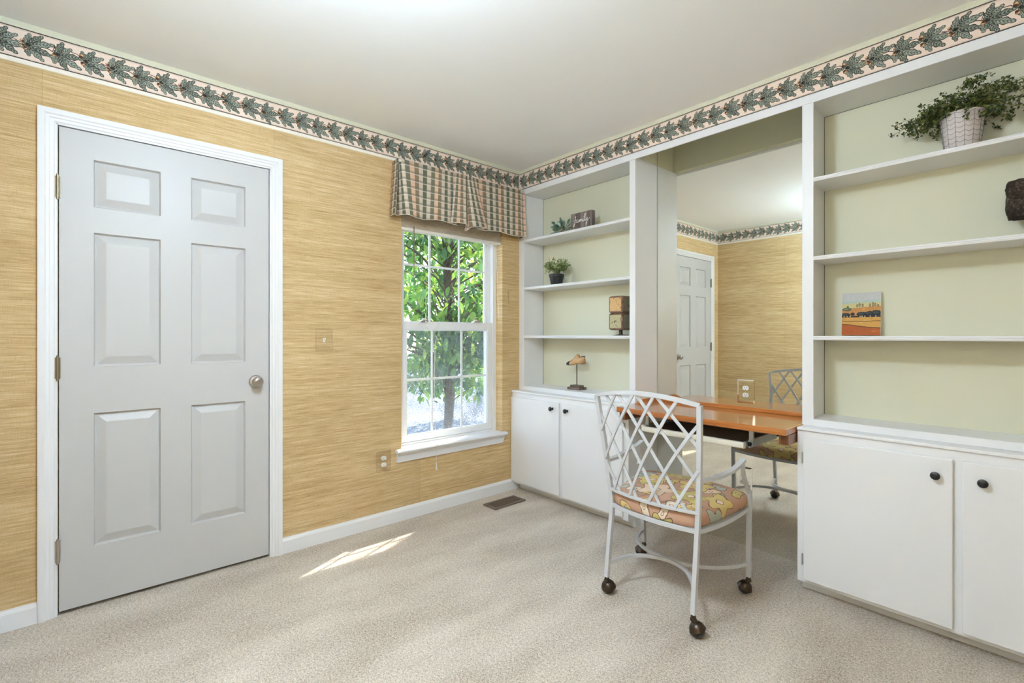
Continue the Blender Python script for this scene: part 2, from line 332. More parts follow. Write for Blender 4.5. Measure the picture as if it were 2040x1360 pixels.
# ------------------------------------------------------------------ helpers: meshes and objects
ROOT = {}
def tag(o, label=None, cat=None, group=None, kind=None):
    if label: o['label'] = label
    if cat: o['category'] = cat
    if group: o['group'] = group
    if kind: o['kind'] = kind
    return o
def thing(name, loc, label, cat, group=None, kind=None):
    o = bpy.data.objects.new(name, None); o.empty_display_size = 0.05
    o.location = loc; COL.objects.link(o); ROOT[o.name] = Vector(loc)
    return tag(o, label, cat, group, kind)
class MB:
    def __init__(s): s.v = []; s.f = []; s.uv = []; s.c = []; s.mi = []; s.cur = (1, 1, 1); s.m = 0
    def add(s, vs, fs, uvs=None):
        b = len(s.v); s.v += [Vector(p) for p in vs]
        for i, f in enumerate(fs):
            s.f.append(tuple(b + k for k in f)); s.c.append(s.cur); s.mi.append(s.m)
            s.uv.append(uvs[i] if uvs else None)
        return s
    def box(s, x0, x1, y0, y1, z0, z1):
        vs = [(x, y, z) for x in (x0, x1) for y in (y0, y1) for z in (z0, z1)]
        return s.add(vs, [(0, 1, 3, 2), (4, 6, 7, 5), (0, 4, 5, 1), (2, 3, 7, 6), (0, 2, 6, 4), (1, 5, 7, 3)])
    def sweep(s, pts, prof, up=(0, 0, 1), closed=False, taper=None):
        pts = [Vector(p) for p in pts]; n = len(pts); k = len(prof); vs = []
        for i, p in enumerate(pts):
            a = pts[i - 1] if (i > 0 or closed) else p
            b = pts[(i + 1) % n] if (i < n - 1 or closed) else p
            t = (b - a).normalized(); u = Vector(up)
            side = t.cross(u)
            if side.length < 1e-4: side = t.cross(Vector((0, 1, 0.01)))
            side.normalize(); u2 = side.cross(t).normalized()
            q = taper[i] if taper else 1.0
            vs += [p + side * (c[0] * q) + u2 * (c[1] * q) for c in prof]
        fs = []
        for i in range(n if closed else n - 1):
            j = (i + 1) % n
            fs += [(i * k + q, i * k + (q + 1) % k, j * k + (q + 1) % k, j * k + q) for q in range(k)]
        if not closed: fs += [tuple(range(k - 1, -1, -1)), tuple((n - 1) * k + q for q in range(k))]
        return s.add(vs, fs)
    def tube(s, pts, r, seg=8, **kw):
        return s.sweep(pts, [(r * math.cos(2 * math.pi * i / seg), r * math.sin(2 * math.pi * i / seg)) for i in range(seg)], **kw)
    def lathe(s, prof, c=(0, 0, 0), axis='z', seg=24):
        vs = []; n = len(prof)
        for r, h in prof:
            for i in range(seg):
                a = 2 * math.pi * i / seg; p = (r * math.cos(a), r * math.sin(a), h)
                if axis == 'y': p = (p[0], p[2], p[1])
                if axis == 'x': p = (p[2], p[0], p[1])
                vs.append(Vector(c) + Vector(p))
        fs = [(i * seg + q, i * seg + (q + 1) % seg, (i + 1) * seg + (q + 1) % seg, (i + 1) * seg + q) for i in range(n - 1) for q in range(seg)]
        fs += [tuple(range(seg - 1, -1, -1)), tuple((n - 1) * seg + q for q in range(seg))]
        return s.add(vs, fs)
    def poly(s, pts): return s.add(pts, [tuple(range(len(pts)))])
    def obj(s, name, mat, parent=None, label=None, cat=None, group=None, kind=None, smooth=False, bevel=0.0, angle=40):
        me = bpy.data.meshes.new(name)
        off = Vector((0, 0, 0))
        if parent is not None: off = ROOT[parent.name]
        elif s.v and kind != 'structure':
            xs = [p.x for p in s.v]; ys = [p.y for p in s.v]; zs = [p.z for p in s.v]
            off = Vector(((min(xs) + max(xs)) / 2, (min(ys) + max(ys)) / 2, min(zs)))
        me.from_pydata([p - off for p in s.v], [], s.f)
        mats = mat if isinstance(mat, list) else [mat]
        for m in mats: me.materials.append(MAT[m])
        for p, mi in zip(me.polygons, s.mi): p.material_index = mi
        if any(u is not None for u in s.uv):
            lay = me.uv_layers.new(name='UVMap')
            for p, u in zip(me.polygons, s.uv):
                if u:
                    for li, q in zip(p.loop_indices, u): lay.data[li].uv = q
        if any(c != (1, 1, 1) for c in s.c):
            ca = me.color_attributes.new('Col', 'FLOAT_COLOR', 'CORNER')
            for p, c in zip(me.polygons, s.c):
                for li in p.loop_indices: ca.data[li].color = (*c, 1)
        bm = bmesh.new(); bm.from_mesh(me)
        if not any(u is not None for u in s.uv) and not any(c != (1, 1, 1) for c in s.c):
            bmesh.ops.recalc_face_normals(bm, faces=bm.faces)
        if bevel:
            bm.normal_update()
            ed = [e for e in bm.edges if len(e.link_faces) == 2 and e.calc_face_angle(0) > R(30)]
            bmesh.ops.bevel(bm, geom=ed, offset=bevel, segments=2, profile=0.5, affect='EDGES', clamp_overlap=True)
        bm.normal_update()
        if smooth:
            for f_ in bm.faces: f_.smooth = True
            for e in bm.edges:
                if len(e.link_faces) == 2 and e.calc_face_angle(0) > R(angle): e.smooth = False
        bm.to_mesh(me); bm.free()
        o = bpy.data.objects.new(name, me); COL.objects.link(o)
        if parent is not None: o.parent = parent; ROOT[o.name] = off
        else:
            o.location = off; ROOT[o.name] = off
        return tag(o, label, cat, group, kind)
def box(name, b, mat, parent=None, bevel=0.0, **kw): return MB().box(*b).obj(name, mat, parent, bevel=bevel, **kw)
def catmull(pts, n=6, closed=False):
    P = [Vector(p) for p in pts]; out = []; m = len(P)
    for i in range(m if closed else m - 1):
        if closed: a, b, c, d = P[i - 1], P[i], P[(i + 1) % m], P[(i + 2) % m]
        else: a, b, c, d = P[max(i - 1, 0)], P[i], P[i + 1], P[min(i + 2, m - 1)]
        for k in range(n):
            t = k / n
            out.append(0.5 * ((2 * b) + (c - a) * t + (2 * a - 5 * b + 4 * c - d) * t * t + (3 * b - a - 3 * c + d) * t ** 3))
    if not closed: out.append(P[-1])
    return out
def rect(w, h): return [(-w / 2, -h / 2), (w / 2, -h / 2), (w / 2, h / 2), (-w / 2, h / 2)]
def link_copy(o, parent=None, loc=None, rot=None, scale=None):
    c = o.copy(); COL.objects.link(c); c.parent = parent
    if loc is not None: c.location = loc
    if rot is not None: c.rotation_euler = rot
    if scale is not None: c.scale = scale
    return c

# ================================================================== ROOM SHELL
H = 2.44; XR = 3.035; YD = -2.793; YB = 0.25
WY0, WY1, WZ0, WZ1 = -1.010, -0.169, 0.452, 2.09          # window opening
DY0, DY1, DZ = -2.6024, -1.7899, 2.0512                    # door slab
box('floor', (-0.06, XR, YD, YB, -0.06, 0.0), 'carpet', label='beige cut pile carpet covering the whole room floor', cat='floor', kind='structure')
box('ceiling', (-0.15, XR + 0.12, YD - 0.12, YB + 0.12, H, H + 0.1), 'ceiling', label='flat white painted ceiling', cat='ceiling', kind='structure')
g = 0.004
w = MB()
jo = 0.020                                                   # rough opening beyond the slab
w.box(-0.15, 0, YD, DY0 - jo, 0, H)
w.box(-0.15, 0, DY0 - jo, DY1 + jo, DZ + jo, H)
w.box(-0.15, -0.06, DY0 - jo, DY1 + jo, 0, DZ + jo)
w.box(-0.15, 0, DY1 + jo, WY0, 0, H)
w.box(-0.15, 0, WY0, WY1, 0, WZ0 - 0.03)
w.box(-0.15, 0, WY0, WY1, WZ1, H)
w.box(-0.15, 0, WY1, YB, 0, H)
w.obj('wall_left', 'grass', label='wall papered in straw grasscloth with the door and window', cat='wall', kind='structure')
box('wall_front', (-0.15, XR + 0.12, YD - 0.12, YD, 0, H), 'grass', label='straw grasscloth wall facing the built-in shelves', cat='wall', kind='structure')
box('wall_right', (XR, XR + 0.12, YD, YB + 0.12, 0, H), 'grass', label='straw grasscloth wall at the far end of the cabinets', cat='wall', kind='structure')
wb = MB()
wb.box(-0.15, XR, YB, YB + 0.12, 0, H)
wb.box(0, 1.056, 0.0, YB, 2.264, H)
wb.box(1.9735, XR, 0.0, YB, 2.264, H)
wb.box(1.056, 1.9735, 0.0, 0.04, 2.264, H)
wb.obj('wall_back', 'sage', label='sage green wall and header above the built-in shelves', cat='wall', kind='structure')
# thin strip of sage paint between border and ceiling on the grasscloth walls
tag(MB().box(0, 0.0006, YD, 0, 2.27, H).obj('trim_1', 'sage', kind='structure'), 'sage painted band at the top of the door wall', 'trim')
tag(MB().box(0, XR, YD, YD + 0.0006, 2.27, H).obj('trim_2', 'sage', kind='structure'), 'sage painted band at the top of the wall facing the shelves', 'trim')
tag(MB().box(XR - 0.0006, XR, YD, 0, 2.27, H).obj('trim_3', 'sage', kind='structure'), 'sage painted band at the top of the wall beside the cabinets', 'trim')

# ---- wallpaper border with printed oak leaves
BT, BB = 2.4148, 2.2895
C_LD, C_LM, C_LL, C_LH = srgb(58, 58, 48), srgb(106, 112, 101), srgb(138, 144, 132), srgb(192, 194, 178)
C_ST, C_AC, C_ACL = srgb(84, 58, 42), srgb(176, 128, 88), srgb(222, 186, 146)
def oak_leaf(P, base, ang, L, W, tone):
    """one printed oak leaf; P(a, b, layer) maps border coordinates to space"""
    ca, sa = math.cos(ang), math.sin(ang)
    T = lambda t, q: (base[0] + ca * t - sa * q, base[1] + sa * t + ca * q)
    mb = GAR
    def wid(t):
        lob = 0.66 + 0.46 * abs(math.sin(math.pi * 3.6 * t + 0.4))
        return W * (math.sin(math.pi * min(1, 0.06 + 0.90 * t ** 0.85)) ** 0.7) * lob
    n = 17
    for k, (sc_, col, lay) in enumerate(((1.0, C_LD, 1), (0.80, tone, 2))):
        mb.cur = col
        for sgn in (-1, 1):
            pts = []
            for i in range(n):
                t = i / (n - 1)
                x = L * (t if k == 0 else 0.04 + 0.92 * t)
                pts.append((x, wid(t) * sc_ * sgn))
            vs = [P(*T(x, 0), lay) for x, q in pts] + [P(*T(x, q), lay) for x, q in pts]
            mb.add(vs, [((i, i + 1, n + i + 1, n + i) if sgn > 0 else (i, n + i, n + i + 1, i + 1)) for i in range(n - 1)])
    def line(p, q, wd, col, lay):
        mb.cur = col
        d = Vector((q[0] - p[0], q[1] - p[1])).normalized(); nn = Vector((-d.y, d.x)) * wd
        mb.add([P(*T(p[0] - nn.x, p[1] - nn.y), lay), P(*T(q[0], q[1]), lay), P(*T(p[0] + nn.x, p[1] + nn.y), lay)], [(0, 1, 2)])
    line((0, 0), (L * 0.95, 0), 0.0011, C_LD, 4)
    for i in range(7):
        t = 0.10 + 0.12 * i
        for sgn in (-1, 1):
            wv = wid(min(1, t + 0.12))
            line((L * t, 0), (L * (t + 0.13), sgn * wv * 0.82), 0.0009, C_LD, 3)
            line((L * (t + 0.05), sgn * 0.0006), (L * (t + 0.17), sgn * wv * 0.72), 0.0011, C_LH if (i + sgn) % 3 else C_LL, 3)
def disc(P, c, r, col, lay, n=10, sx=1.0):
    GAR.cur = col
    GAR.add([P(c[0] + sx * r * math.cos(2 * math.pi * i / n), c[1] + r * math.sin(2 * math.pi * i / n), lay) for i in range(n)], [tuple(range(n))])
def stroke(P, pts, wd, col, lay):
    GAR.cur = col
    for p, q in zip(pts[:-1], pts[1:]):
        d = Vector((q[0] - p[0], q[1] - p[1])); d.normalize(); nn = Vector((-d.y, d.x)) * wd
        GAR.add([P(p[0] - nn.x, p[1] - nn.y, lay), P(q[0] - nn.x, q[1] - nn.y, lay), P(q[0] + nn.x, q[1] + nn.y, lay), P(p[0] + nn.x, p[1] + nn.y, lay)], [(0, 1, 2, 3)])
def acorn(P, c, ang, s=1.0):
    d = (math.cos(ang), math.sin(ang))
    disc(P, c, 0.0078 * s, C_ST, 5); disc(P, (c[0] + d[0] * 0.001, c[1] + d[1] * 0.001), 0.0064 * s, C_AC, 6)
    disc(P, (c[0] + d[0] * 0.002, c[1] + d[1] * 0.002 + 0.001), 0.0034 * s, C_ACL, 7)
    disc(P, (c[0] - d[0] * 0.005 * s, c[1] - d[1] * 0.005 * s), 0.0055 * s, C_ST, 8)
SHAPES = [
  [(-1.15, .046, .0105, 0), (-0.62, .066, .0120, 1), (0.98, .052, .0110, 1), (-0.12, .076, .0125, 0), (0.46, .060, .0115, 0), (1.75, .034, .0100, 1)],
  [(-1.40, .040, .0100, 1), (-0.80, .062, .0115, 0), (-0.30, .072, .0120, 1), (0.30, .074, .0125, 0), (0.78, .058, .0115, 1), (1.35, .040, .0105, 0)],
  [(-1.70, .036, .0105, 0), (-1.00, .056, .0115, 1), (-0.45, .074, .0125, 0), (0.10, .070, .0120, 1), (0.65, .052, .0110, 0), (1.20, .050, .0115, 1)],
]
def border(name, origin, d, n, length, label, mirror_strip, phase, name_g):
    """origin at the start (b = 0 at the bottom line), d along the wall, n out of the wall"""
    global GAR
    GAR = MB(); O_ = Vector(origin); d = Vector(d); n = Vector(n); hb = BT - BB
    P = lambda a, b, lay: O_ + d * min(max(a, 0.0), length) + Vector((0, 0, b)) + n * (0.0012 + 0.00008 * lay)
    def band(a0, b0, a1, b1, col, lay):
        GAR.cur = col; GAR.add([P(a0, b0, lay), P(a1, b0, lay), P(a1, b1, lay), P(a0, b1, lay)], [(0, 1, 2, 3)])
    base = MB()
    t = 0.0012
    ctr = O_ + d * (length / 2)
    def slab(b0, b1, th):
        a = O_; e = O_ + d * length
        p = [a, e, e + n * th, a + n * th]
        base.add([q + Vector((0, 0, z)) for z in (b0, b1) for q in p], [(0, 3, 2, 1), (4, 5, 6, 7), (0, 1, 5, 4), (1, 2, 6, 5), (2, 3, 7, 6), (3, 0, 4, 7)])
    slab(0, hb, t)
    tr = base.obj(name, 'paper_pink', kind='structure'); tag(tr, label, 'border')
    if mirror_strip:
        base = MB(); slab(-0.0175, -0.0005, 0.0028); base.obj('cream_strip', 'cream_trim', tr)
    DK, MD = srgb(100, 94, 74), srgb(160, 144, 122)
    band(0, hb - 0.0046, length, hb - 0.0006, DK, 0); band(0, hb - 0.0082, length, hb - 0.0072, MD, 0)
    band(0, 0.0006, length, 0.0046, DK, 0); band(0, 0.0072, length, 0.0082, MD, 0)
    sp = 0.0883; k = 0; a = phase
    while a < length:
        rv = random.Random(k * 13 + 5); cb = hb * 0.5
        c0 = (a, cb + 0.004 * math.sin(k * 2.1))
        stroke(P, [(a - 0.036, cb + 0.012), (a - 0.018, cb + 0.006), c0], 0.0016, C_ST, 1)
        for (an, L, W, tn) in SHAPES[k % 3]:
            oak_leaf(P, c0, an, L * 1.2, W * 1.16, C_LM if tn else C_LL)
        if k % 3 == 0:
            acorn(P, (a - 0.008, cb + 0.018), 1.2, 1.15); acorn(P, (a - 0.004, cb - 0.014), -1.0)
            stroke(P, [(a - 0.045, cb + 0.022), (a - 0.022, cb + 0.020), (a - 0.010, cb + 0.006)], 0.0014, C_ST, 4)
        elif k % 3 == 1:
            acorn(P, (a - 0.012, cb + 0.014), 2.4, 0.85); acorn(P, (a - 0.012, cb - 0.006), -2.2, 0.85); acorn(P, (a - 0.002, cb - 0.014), -1.2, 0.8)
        else:
            acorn(P, (a - 0.006, cb - 0.010), -1.8, 0.95)
            stroke(P, [(a - 0.010, cb + 0.004), (a - 0.004, cb + 0.026)], 0.0012, C_ST, 4)
        a += sp; k += 1
    GAR.obj(name_g, 'print', tr)
MAT['paper_pink'] = paint('blush_border_paper', srgb(236, 215, 199), 0.7, 0.15, 0.05, 200, 0.02)
border('trim_4', (0, YD, BB), (0, 1, 0), (1, 0, 0), -YD, 'oak leaf wallpaper border above the door and window', True, 0.005, 'printed_garland')
border('trim_5', (0, 0, BB), (1, 0, 0), (0, -1, 0), XR, 'oak leaf wallpaper border above the white built-in shelves', False, 0.03, 'printed_garland')
border('trim_6', (XR, YD, BB), (-1, 0, 0), (0, 1, 0), XR, 'oak leaf wallpaper border on the wall facing the shelves', True, 0.03, 'printed_garland')
border('trim_7', (XR, 0, BB), (0, -1, 0), (-1, 0, 0), -YD, 'oak leaf wallpaper border on the wall beside the cabinets', True, 0.03, 'printed_garland')

# ---- baseboards
def baseboard(name, p0, p1, n, label):
    prof = [(0, 0), (0.013, 0), (0.013, 0.066), (0.010, 0.074), (0.006, 0.078), (0.005, 0.083), (0, 0.083)]
    p0 = Vector(p0); p1 = Vector(p1); n = Vector(n)
    vs = [p + n * a + Vector((0, 0, b)) for p in (p0, p1) for a, b in prof]; k = len(prof)
    fs = [(i, (i + 1) % k, k + (i + 1) % k, k + i) for i in range(k)] + [tuple(range(k - 1, -1, -1)), tuple(range(k, 2 * k))]
    tag(MB().add(vs, fs).obj(name, 'white', kind='structure'), label, 'baseboard')
baseboard('baseboard_left', (0, -1.7255, 0), (0, 0.0, 0), (1, 0, 0), 'white baseboard under the window between door and cabinet')
baseboard('baseboard_door', (0, YD, 0), (0, -2.6669, 0), (1, 0, 0), 'short white baseboard between door casing and room corner')
baseboard('baseboard_front', (0, YD, 0), (XR, YD, 0), (0, 1, 0), 'white baseboard of the wall facing the shelves')
baseboard('baseboard_right', (XR, YD, 0), (XR, -0.1, 0), (-1, 0, 0), 'white baseboard of the wall beside the cabinets')

# ================================================================== DOOR
door = thing('door_1', (0, (DY0 + DY1) / 2, 0.0), 'white six-panel door closed in its casing', 'door', kind='structure')
# casing, three mitred sides
cp = [(0, 0), (0, 0.018), (0.006, 0.020), (0.020, 0.019), (0.026, 0.014), (0.034, 0.0135), (0.038, 0.010), (0.048, 0.009), (0.052, 0.005), (0.055, 0.005), (0.055, 0)]
CY0, CY1, CZ = -2.6669, -1.7255, 2.1147
def casing():
    mb = MB(); k = len(cp); rows = []
    for (y, z, sy, sz) in ((CY0, 0, 1, 0), (CY0, CZ, 1, -1), (CY1, CZ, -1, -1), (CY1, 0, -1, 0)):
        rows += [(h_, y + sy * a, z + sz * a) for a, h_ in cp]
    fs = [(r * k + i, r * k + (i + 1) % k, (r + 1) * k + (i + 1) % k, (r + 1) * k + i) for r in range(3) for i in range(k)]
    fs += [tuple(range(k)), tuple(3 * k + i for i in range(k))]
    return mb.add(rows, fs)
casing().obj('casing', 'white', door, smooth=True, angle=25)
jb = MB()
for a, b in ((DY0 - jo, DY0 - g), (DY1 + g, DY1 + jo)): jb.box(-0.06, 0.004, a, b, 0, DZ + jo)
jb.box(-0.06, 0.004, DY0 - jo, DY1 + jo, DZ + g, DZ + jo)
jb.obj('jamb', 'white', door)
PANELS = [(-2.495, -2.250, 1.727, 1.938), (-2.140, -1.896, 1.727, 1.941), (-2.497, -2.252, 1.034, 1.622), (-2.140, -1.898, 1.036, 1.626), (-2.497, -2.253, 0.256, 0.840), (-2.140, -1.898, 0.256, 0.843)]
sl = MB(); x0, x1 = -0.036, -0.001
sl.box(x0, x1, DY0, -2.496, 0.016, DZ); sl.box(x0, x1, -1.897, DY1, 0.016, DZ); sl.box(x0, x1, -2.2515, -2.140, 0.016, DZ)
for a, b in ((-2.496, -2.2515), (-2.140, -1.897)):
    for c, d_ in ((0.016, 0.256), (0.8415, 1.035), (1.624, 1.727), (1.9395, DZ)): sl.box(x0, x1, a, b, c, d_)
sl.box(x0, -0.022, -2.496, -1.897, 0.2, 1.95)
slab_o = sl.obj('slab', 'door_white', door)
for i, _p in enumerate(PANELS):
    a, b = (-2.496, -2.2515) if i % 2 == 0 else (-2.140, -1.897)
    c, d_ = [(1.727, 1.9395), (1.035, 1.624), (0.256, 0.8415)][i // 2]
    rings = [(0, -0.001), (0.004, -0.0005), (0.009, -0.0145), (0.012, -0.0150), (0.044, -0.0030), (0.047, -0.0022)]
    vs = []
    for ins, x in rings: vs += [(x, a + ins, c + ins), (x, b - ins, c + ins), (x, b - ins, d_ - ins), (x, a + ins, d_ - ins)]
    fs = [(r * 4 + q, r * 4 + (q + 1) % 4, r * 4 + 4 + (q + 1) % 4, r * 4 + 4 + q) for r in range(len(rings) - 1) for q in range(4)]
    fs.append(tuple((len(rings) - 1) * 4 + q for q in range(4)))
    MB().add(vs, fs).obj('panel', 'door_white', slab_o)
for z in (1.795, 1.038, 0.272):
    h_ = MB(); h_.tube([(0.009, DY0 - 0.004, z - 0.045), (0.009, DY0 - 0.004, z + 0.045)], 0.0065, 10)
    h_.tube([(0.009, DY0 - 0.004, z + 0.045), (0.009, DY0 - 0.004, z + 0.053)], 0.0045, 10); h_.tube([(0.009, DY0 - 0.004, z - 0.053), (0.009, DY0 - 0.004, z - 0.045)], 0.0045, 10)
    h_.box(0.001, 0.0065, DY0 - 0.013, DY0 + 0.005, z - 0.044, z + 0.044)
    h_.obj('hinge', 'brass' if z > 0.5 else 'nickel', door, smooth=True)
kb = MB(); kc = (0, -1.853, 0.935)
kb.lathe([(0.0, 0.0), (0.032, 0.0), (0.033, 0.004), (0.029, 0.009), (0.013, 0.012), (0.012, 0.022), (0.020, 0.028), (0.0265, 0.038), (0.0265, 0.048), (0.022, 0.056), (0.013, 0.060), (0.0125, 0.057), (0.0, 0.057)], kc, 'x', 32)
kn = kb.obj('knob', 'nickel', door, smooth=True)
MB().lathe([(0.0, 0.058), (0.007, 0.058), (0.008, 0.060), (0.006, 0.0625), (0.0, 0.0625)], kc, 'x', 20).obj('lock_button', 'nickel', kn, smooth=True)
MB().box(-0.03, 0.001, DY1 + 0.0042, DY1 + 0.013, 0.905, 0.967).obj('strike_plate', 'bronze', door)

# ================================================================== WINDOW
win = thing('window_1', (-0.1, (WY0 + WY1) / 2, WZ0), 'white vinyl double-hung window with six-over-six grilles', 'window', kind='structure')
fr = MB()
FX0, FX1 = -0.150, -0.072
fr.box(FX0, FX1, WY0, WY0 + 0.034, WZ0 - 0.03, WZ1); fr.box(FX0, FX1, WY1 - 0.034, WY1, WZ0 - 0.03, WZ1)
fr.box(FX0, FX1, WY0 + 0.034, WY1 - 0.034, WZ1 - 0.034, WZ1); fr.box(FX0, FX1, WY0 + 0.034, WY1 - 0.034, WZ0 - 0.03, WZ0 + 0.016)
fr.box(-0.094, -0.080, WY0 + 0.034, WY0 + 0.040, WZ0, WZ1 - .03); fr.box(-0.118, -0.108, WY1 - 0.040, WY1 - 0.034, WZ0, WZ1 - .03)
fr.obj('frame', 'vinyl', win, bevel=0.0015)
def sash(name, xc, z0, z1, stile, top, bot, zmid):
    th = 0.022; y0, y1 = WY0 + 0.036, WY1 - 0.036
    s = MB(); a, b = xc - th / 2, xc + th / 2
    s.box(a, b, y0, y0 + stile, z0, z1); s.box(a, b, y1 - stile, y1, z0, z1)
    s.box(a, b, y0 + stile, y1 - stile, z0, z0 + bot); s.box(a, b, y0 + stile, y1 - stile, z1 - top, z1)
    so = s.obj(name, 'vinyl', win, bevel=0.0015)
    gy0, gy1, gz0, gz1 = y0 + stile, y1 - stile, z0 + bot, z1 - top
    bd = MB()
    for q in ((gy0, gy0 + .006, gz0, gz1), (gy1 - .006, gy1, gz0, gz1), (gy0, gy1, gz0, gz0 + .006), (gy0, gy1, gz1 - .006, gz1)): bd.box(xc - 0.007, xc + 0.007, *q)
    bd.obj('glazing_bead', 'vinyl', so)
    mw = 0.015; ys = [-0.727, -0.479]
    for y in ys: box('muntin', (xc - 0.0032, xc + 0.0032, y - mw / 2, y + mw / 2, gz0, gz1), 'vinyl', so, 0.0008)
    edges = [gy0] + ys + [gy1]
    for i in range(3):
        box('muntin', (xc - 0.0030, xc + 0.0030, edges[i], edges[i + 1], zmid - mw / 2, zmid + mw / 2), 'vinyl', so, 0.0008)
        for za, zb in ((gz0, zmid), (zmid, gz1)):
            box('pane', (xc - 0.0015, xc + 0.0015, edges[i] + 0.0005, edges[i + 1] - 0.0005, za + 0.0005, zb - 0.0005), 'glass', so)
    return so
sash('upper_sash', -0.122, 1.222, WZ1 - 0.034, 0.040, 0.040, 0.040, 1.649)
ls = sash('lower_sash', -0.090, WZ0 + 0.017, 1.268, 0.045, 0.052, 0.040, 0.876)
for y in (-0.80, -0.36):
    m = MB(); m.box(-0.092, -0.060, y - 0.028, y + 0.028, 1.268, 1.275); m.lathe([(0.013, 1.275), (0.014, 1.284), (0.008, 1.288)], (-0.078, y, 0), 'z', 14)
    m.box(-0.083, -0.073, y - 0.002, y + 0.034, 1.277, 1.283); m.obj('sash_lock', 'nickel', ls, smooth=True)
scr = MB(); scr.poly([(-0.146, WY0 + 0.045, WZ0 + 0.03), (-0.146, WY1 - 0.06, WZ0 + 0.03), (-0.146, WY1 - 0.06, 1.205), (-0.146, WY0 + 0.045, 1.205)])
scr_o = scr.obj('insect_screen', 'screen', win)
sf = MB()
for q in ((WY0 + 0.034, WY0 + 0.047, WZ0 + .02, 1.217), (WY1 - 0.062, WY1 - 0.049, WZ0 + .02, 1.217)): sf.box(-0.149, -0.1435, *q)
sf.box(-0.149, -0.1435, WY0 + 0.034, WY1 - 0.049, 1.205, 1.217); sf.box(-0.149, -0.1435, WY0 + .034, WY1 - .049, WZ0 + .018, WZ0 + .031)
sf.obj('screen_frame', 'vinyl', scr_o)
# stool and apron
st = MB()
def extr_y(mb, prof, y0, y1):
    k = len(prof); vs = [(a, y, b) for y in (y0, y1) for a, b in prof]
    return mb.add(vs, [(i, (i + 1) % k, k + (i + 1) % k, k + i) for i in range(k)] + [tuple(range(k - 1, -1, -1)), tuple(range(k, 2 * k))])
extr_y(st, [(0, 0.430), (0.036, 0.430), (0.042, 0.434), (0.045, 0.442), (0.042, 0.450), (0.036, 0.4535), (0, 0.4535)], -1.055, -0.150)
st.box(-0.0715, 0.0, WY0, WY1, 0.4235, 0.4535)
st.obj('sill', 'white', win, smooth=True)
ap = MB(); prof = [(0, 0.372), (0.012, 0.372), (0.012, 0.380), (0.016, 0.392), (0.018, 0.412), (0.026, 0.424), (0.027, 0.430), (0, 0.430)]
k = len(prof); vs = [(a, -1.046 + 0.5 * 0, b) for a, b in prof] + [(a, -0.172 + (b - 0.372) * 0.25, b) for a, b in prof]
ap.add(vs, [(i, (i + 1) % k, k + (i + 1) % k, k + i) for i in range(k)] + [tuple(range(k - 1, -1, -1)), tuple(range(k, 2 * k))])
ap.obj('apron', 'white', win, smooth=True, angle=25)

# ---- raised blind with cords
bl = thing('window_blind', (-0.035, -0.59, 1.84), 'beige slatted blind pulled up tight behind the plaid valance', 'blind')
box('headrail', (-0.062, -0.012, WY0 + 0.004, WY1 - 0.004, 2.04, 2.088), 'blind', bl, 0.002)
ss = MB(); zz = 1.872
while zz < 2.038:
    ss.box(-0.060 + random.uniform(-.001, .001), -0.012 + random.uniform(-.001, .001), WY0 + 0.008, WY1 - 0.008, zz, zz + 0.0030); zz += 0.0046
ss.obj('slats', 'blind', bl, kind='stuff')
box('bottom_rail', (-0.060, -0.010, WY0 + 0.006, WY1 - 0.006, 1.851, 1.870), 'cream_trim', bl, 0.003)
MB().tube(catmull([(-0.008, -0.80, 1.87), (-0.006, -0.803, 1.5), (-0.055, -0.80, 1.30), (-0.045, -0.800, 1.262)], 6), 0.0012, 6).obj('lift_cord', 'cord', bl)
cd = MB(); cd.tube(catmull([(-0.055, -0.80, 1.290), (-0.040, -0.79, 1.235), (-0.030, -0.755, 1.215), (-0.035, -0.70, 1.270), (-0.02, -0.715, 1.20), (-0.010, -0.752, 1.10), (0.02, -0.775, 0.70), (0.047, -0.778, 0.46), (0.049, -0.780, 0.33)], 6), 0.0013, 6)
cd.tube(catmull([(-0.058, -0.80, 1.285), (-0.050, -0.86, 1.25), (-0.045, -0.80, 1.235), (-0.045, -0.775, 1.225)], 6), 0.0011, 6)
co_ = cd.obj('pull_cord', 'cord', bl)
MB().lathe([(0.002, 0.335), (0.004, 0.325), (0.0055, 0.300), (0.006, 0.288), (0.002, 0.287)], (0.049, -0.780, 0), 'z', 10).obj('tassel', 'cord', co_, smooth=True)
MB().tube(catmull([(0.006, -0.235, 1.90), (0.007, -0.225, 1.6), (0.006, -0.21, 1.30)], 6), 0.0016, 6).obj('side_cord', 'cord', bl)
MB().tube([(-0.006, -0.915, 1.88), (-0.004, -0.917, 1.55)], 0.003, 8).obj('tilt_wand', 'vent', bl)

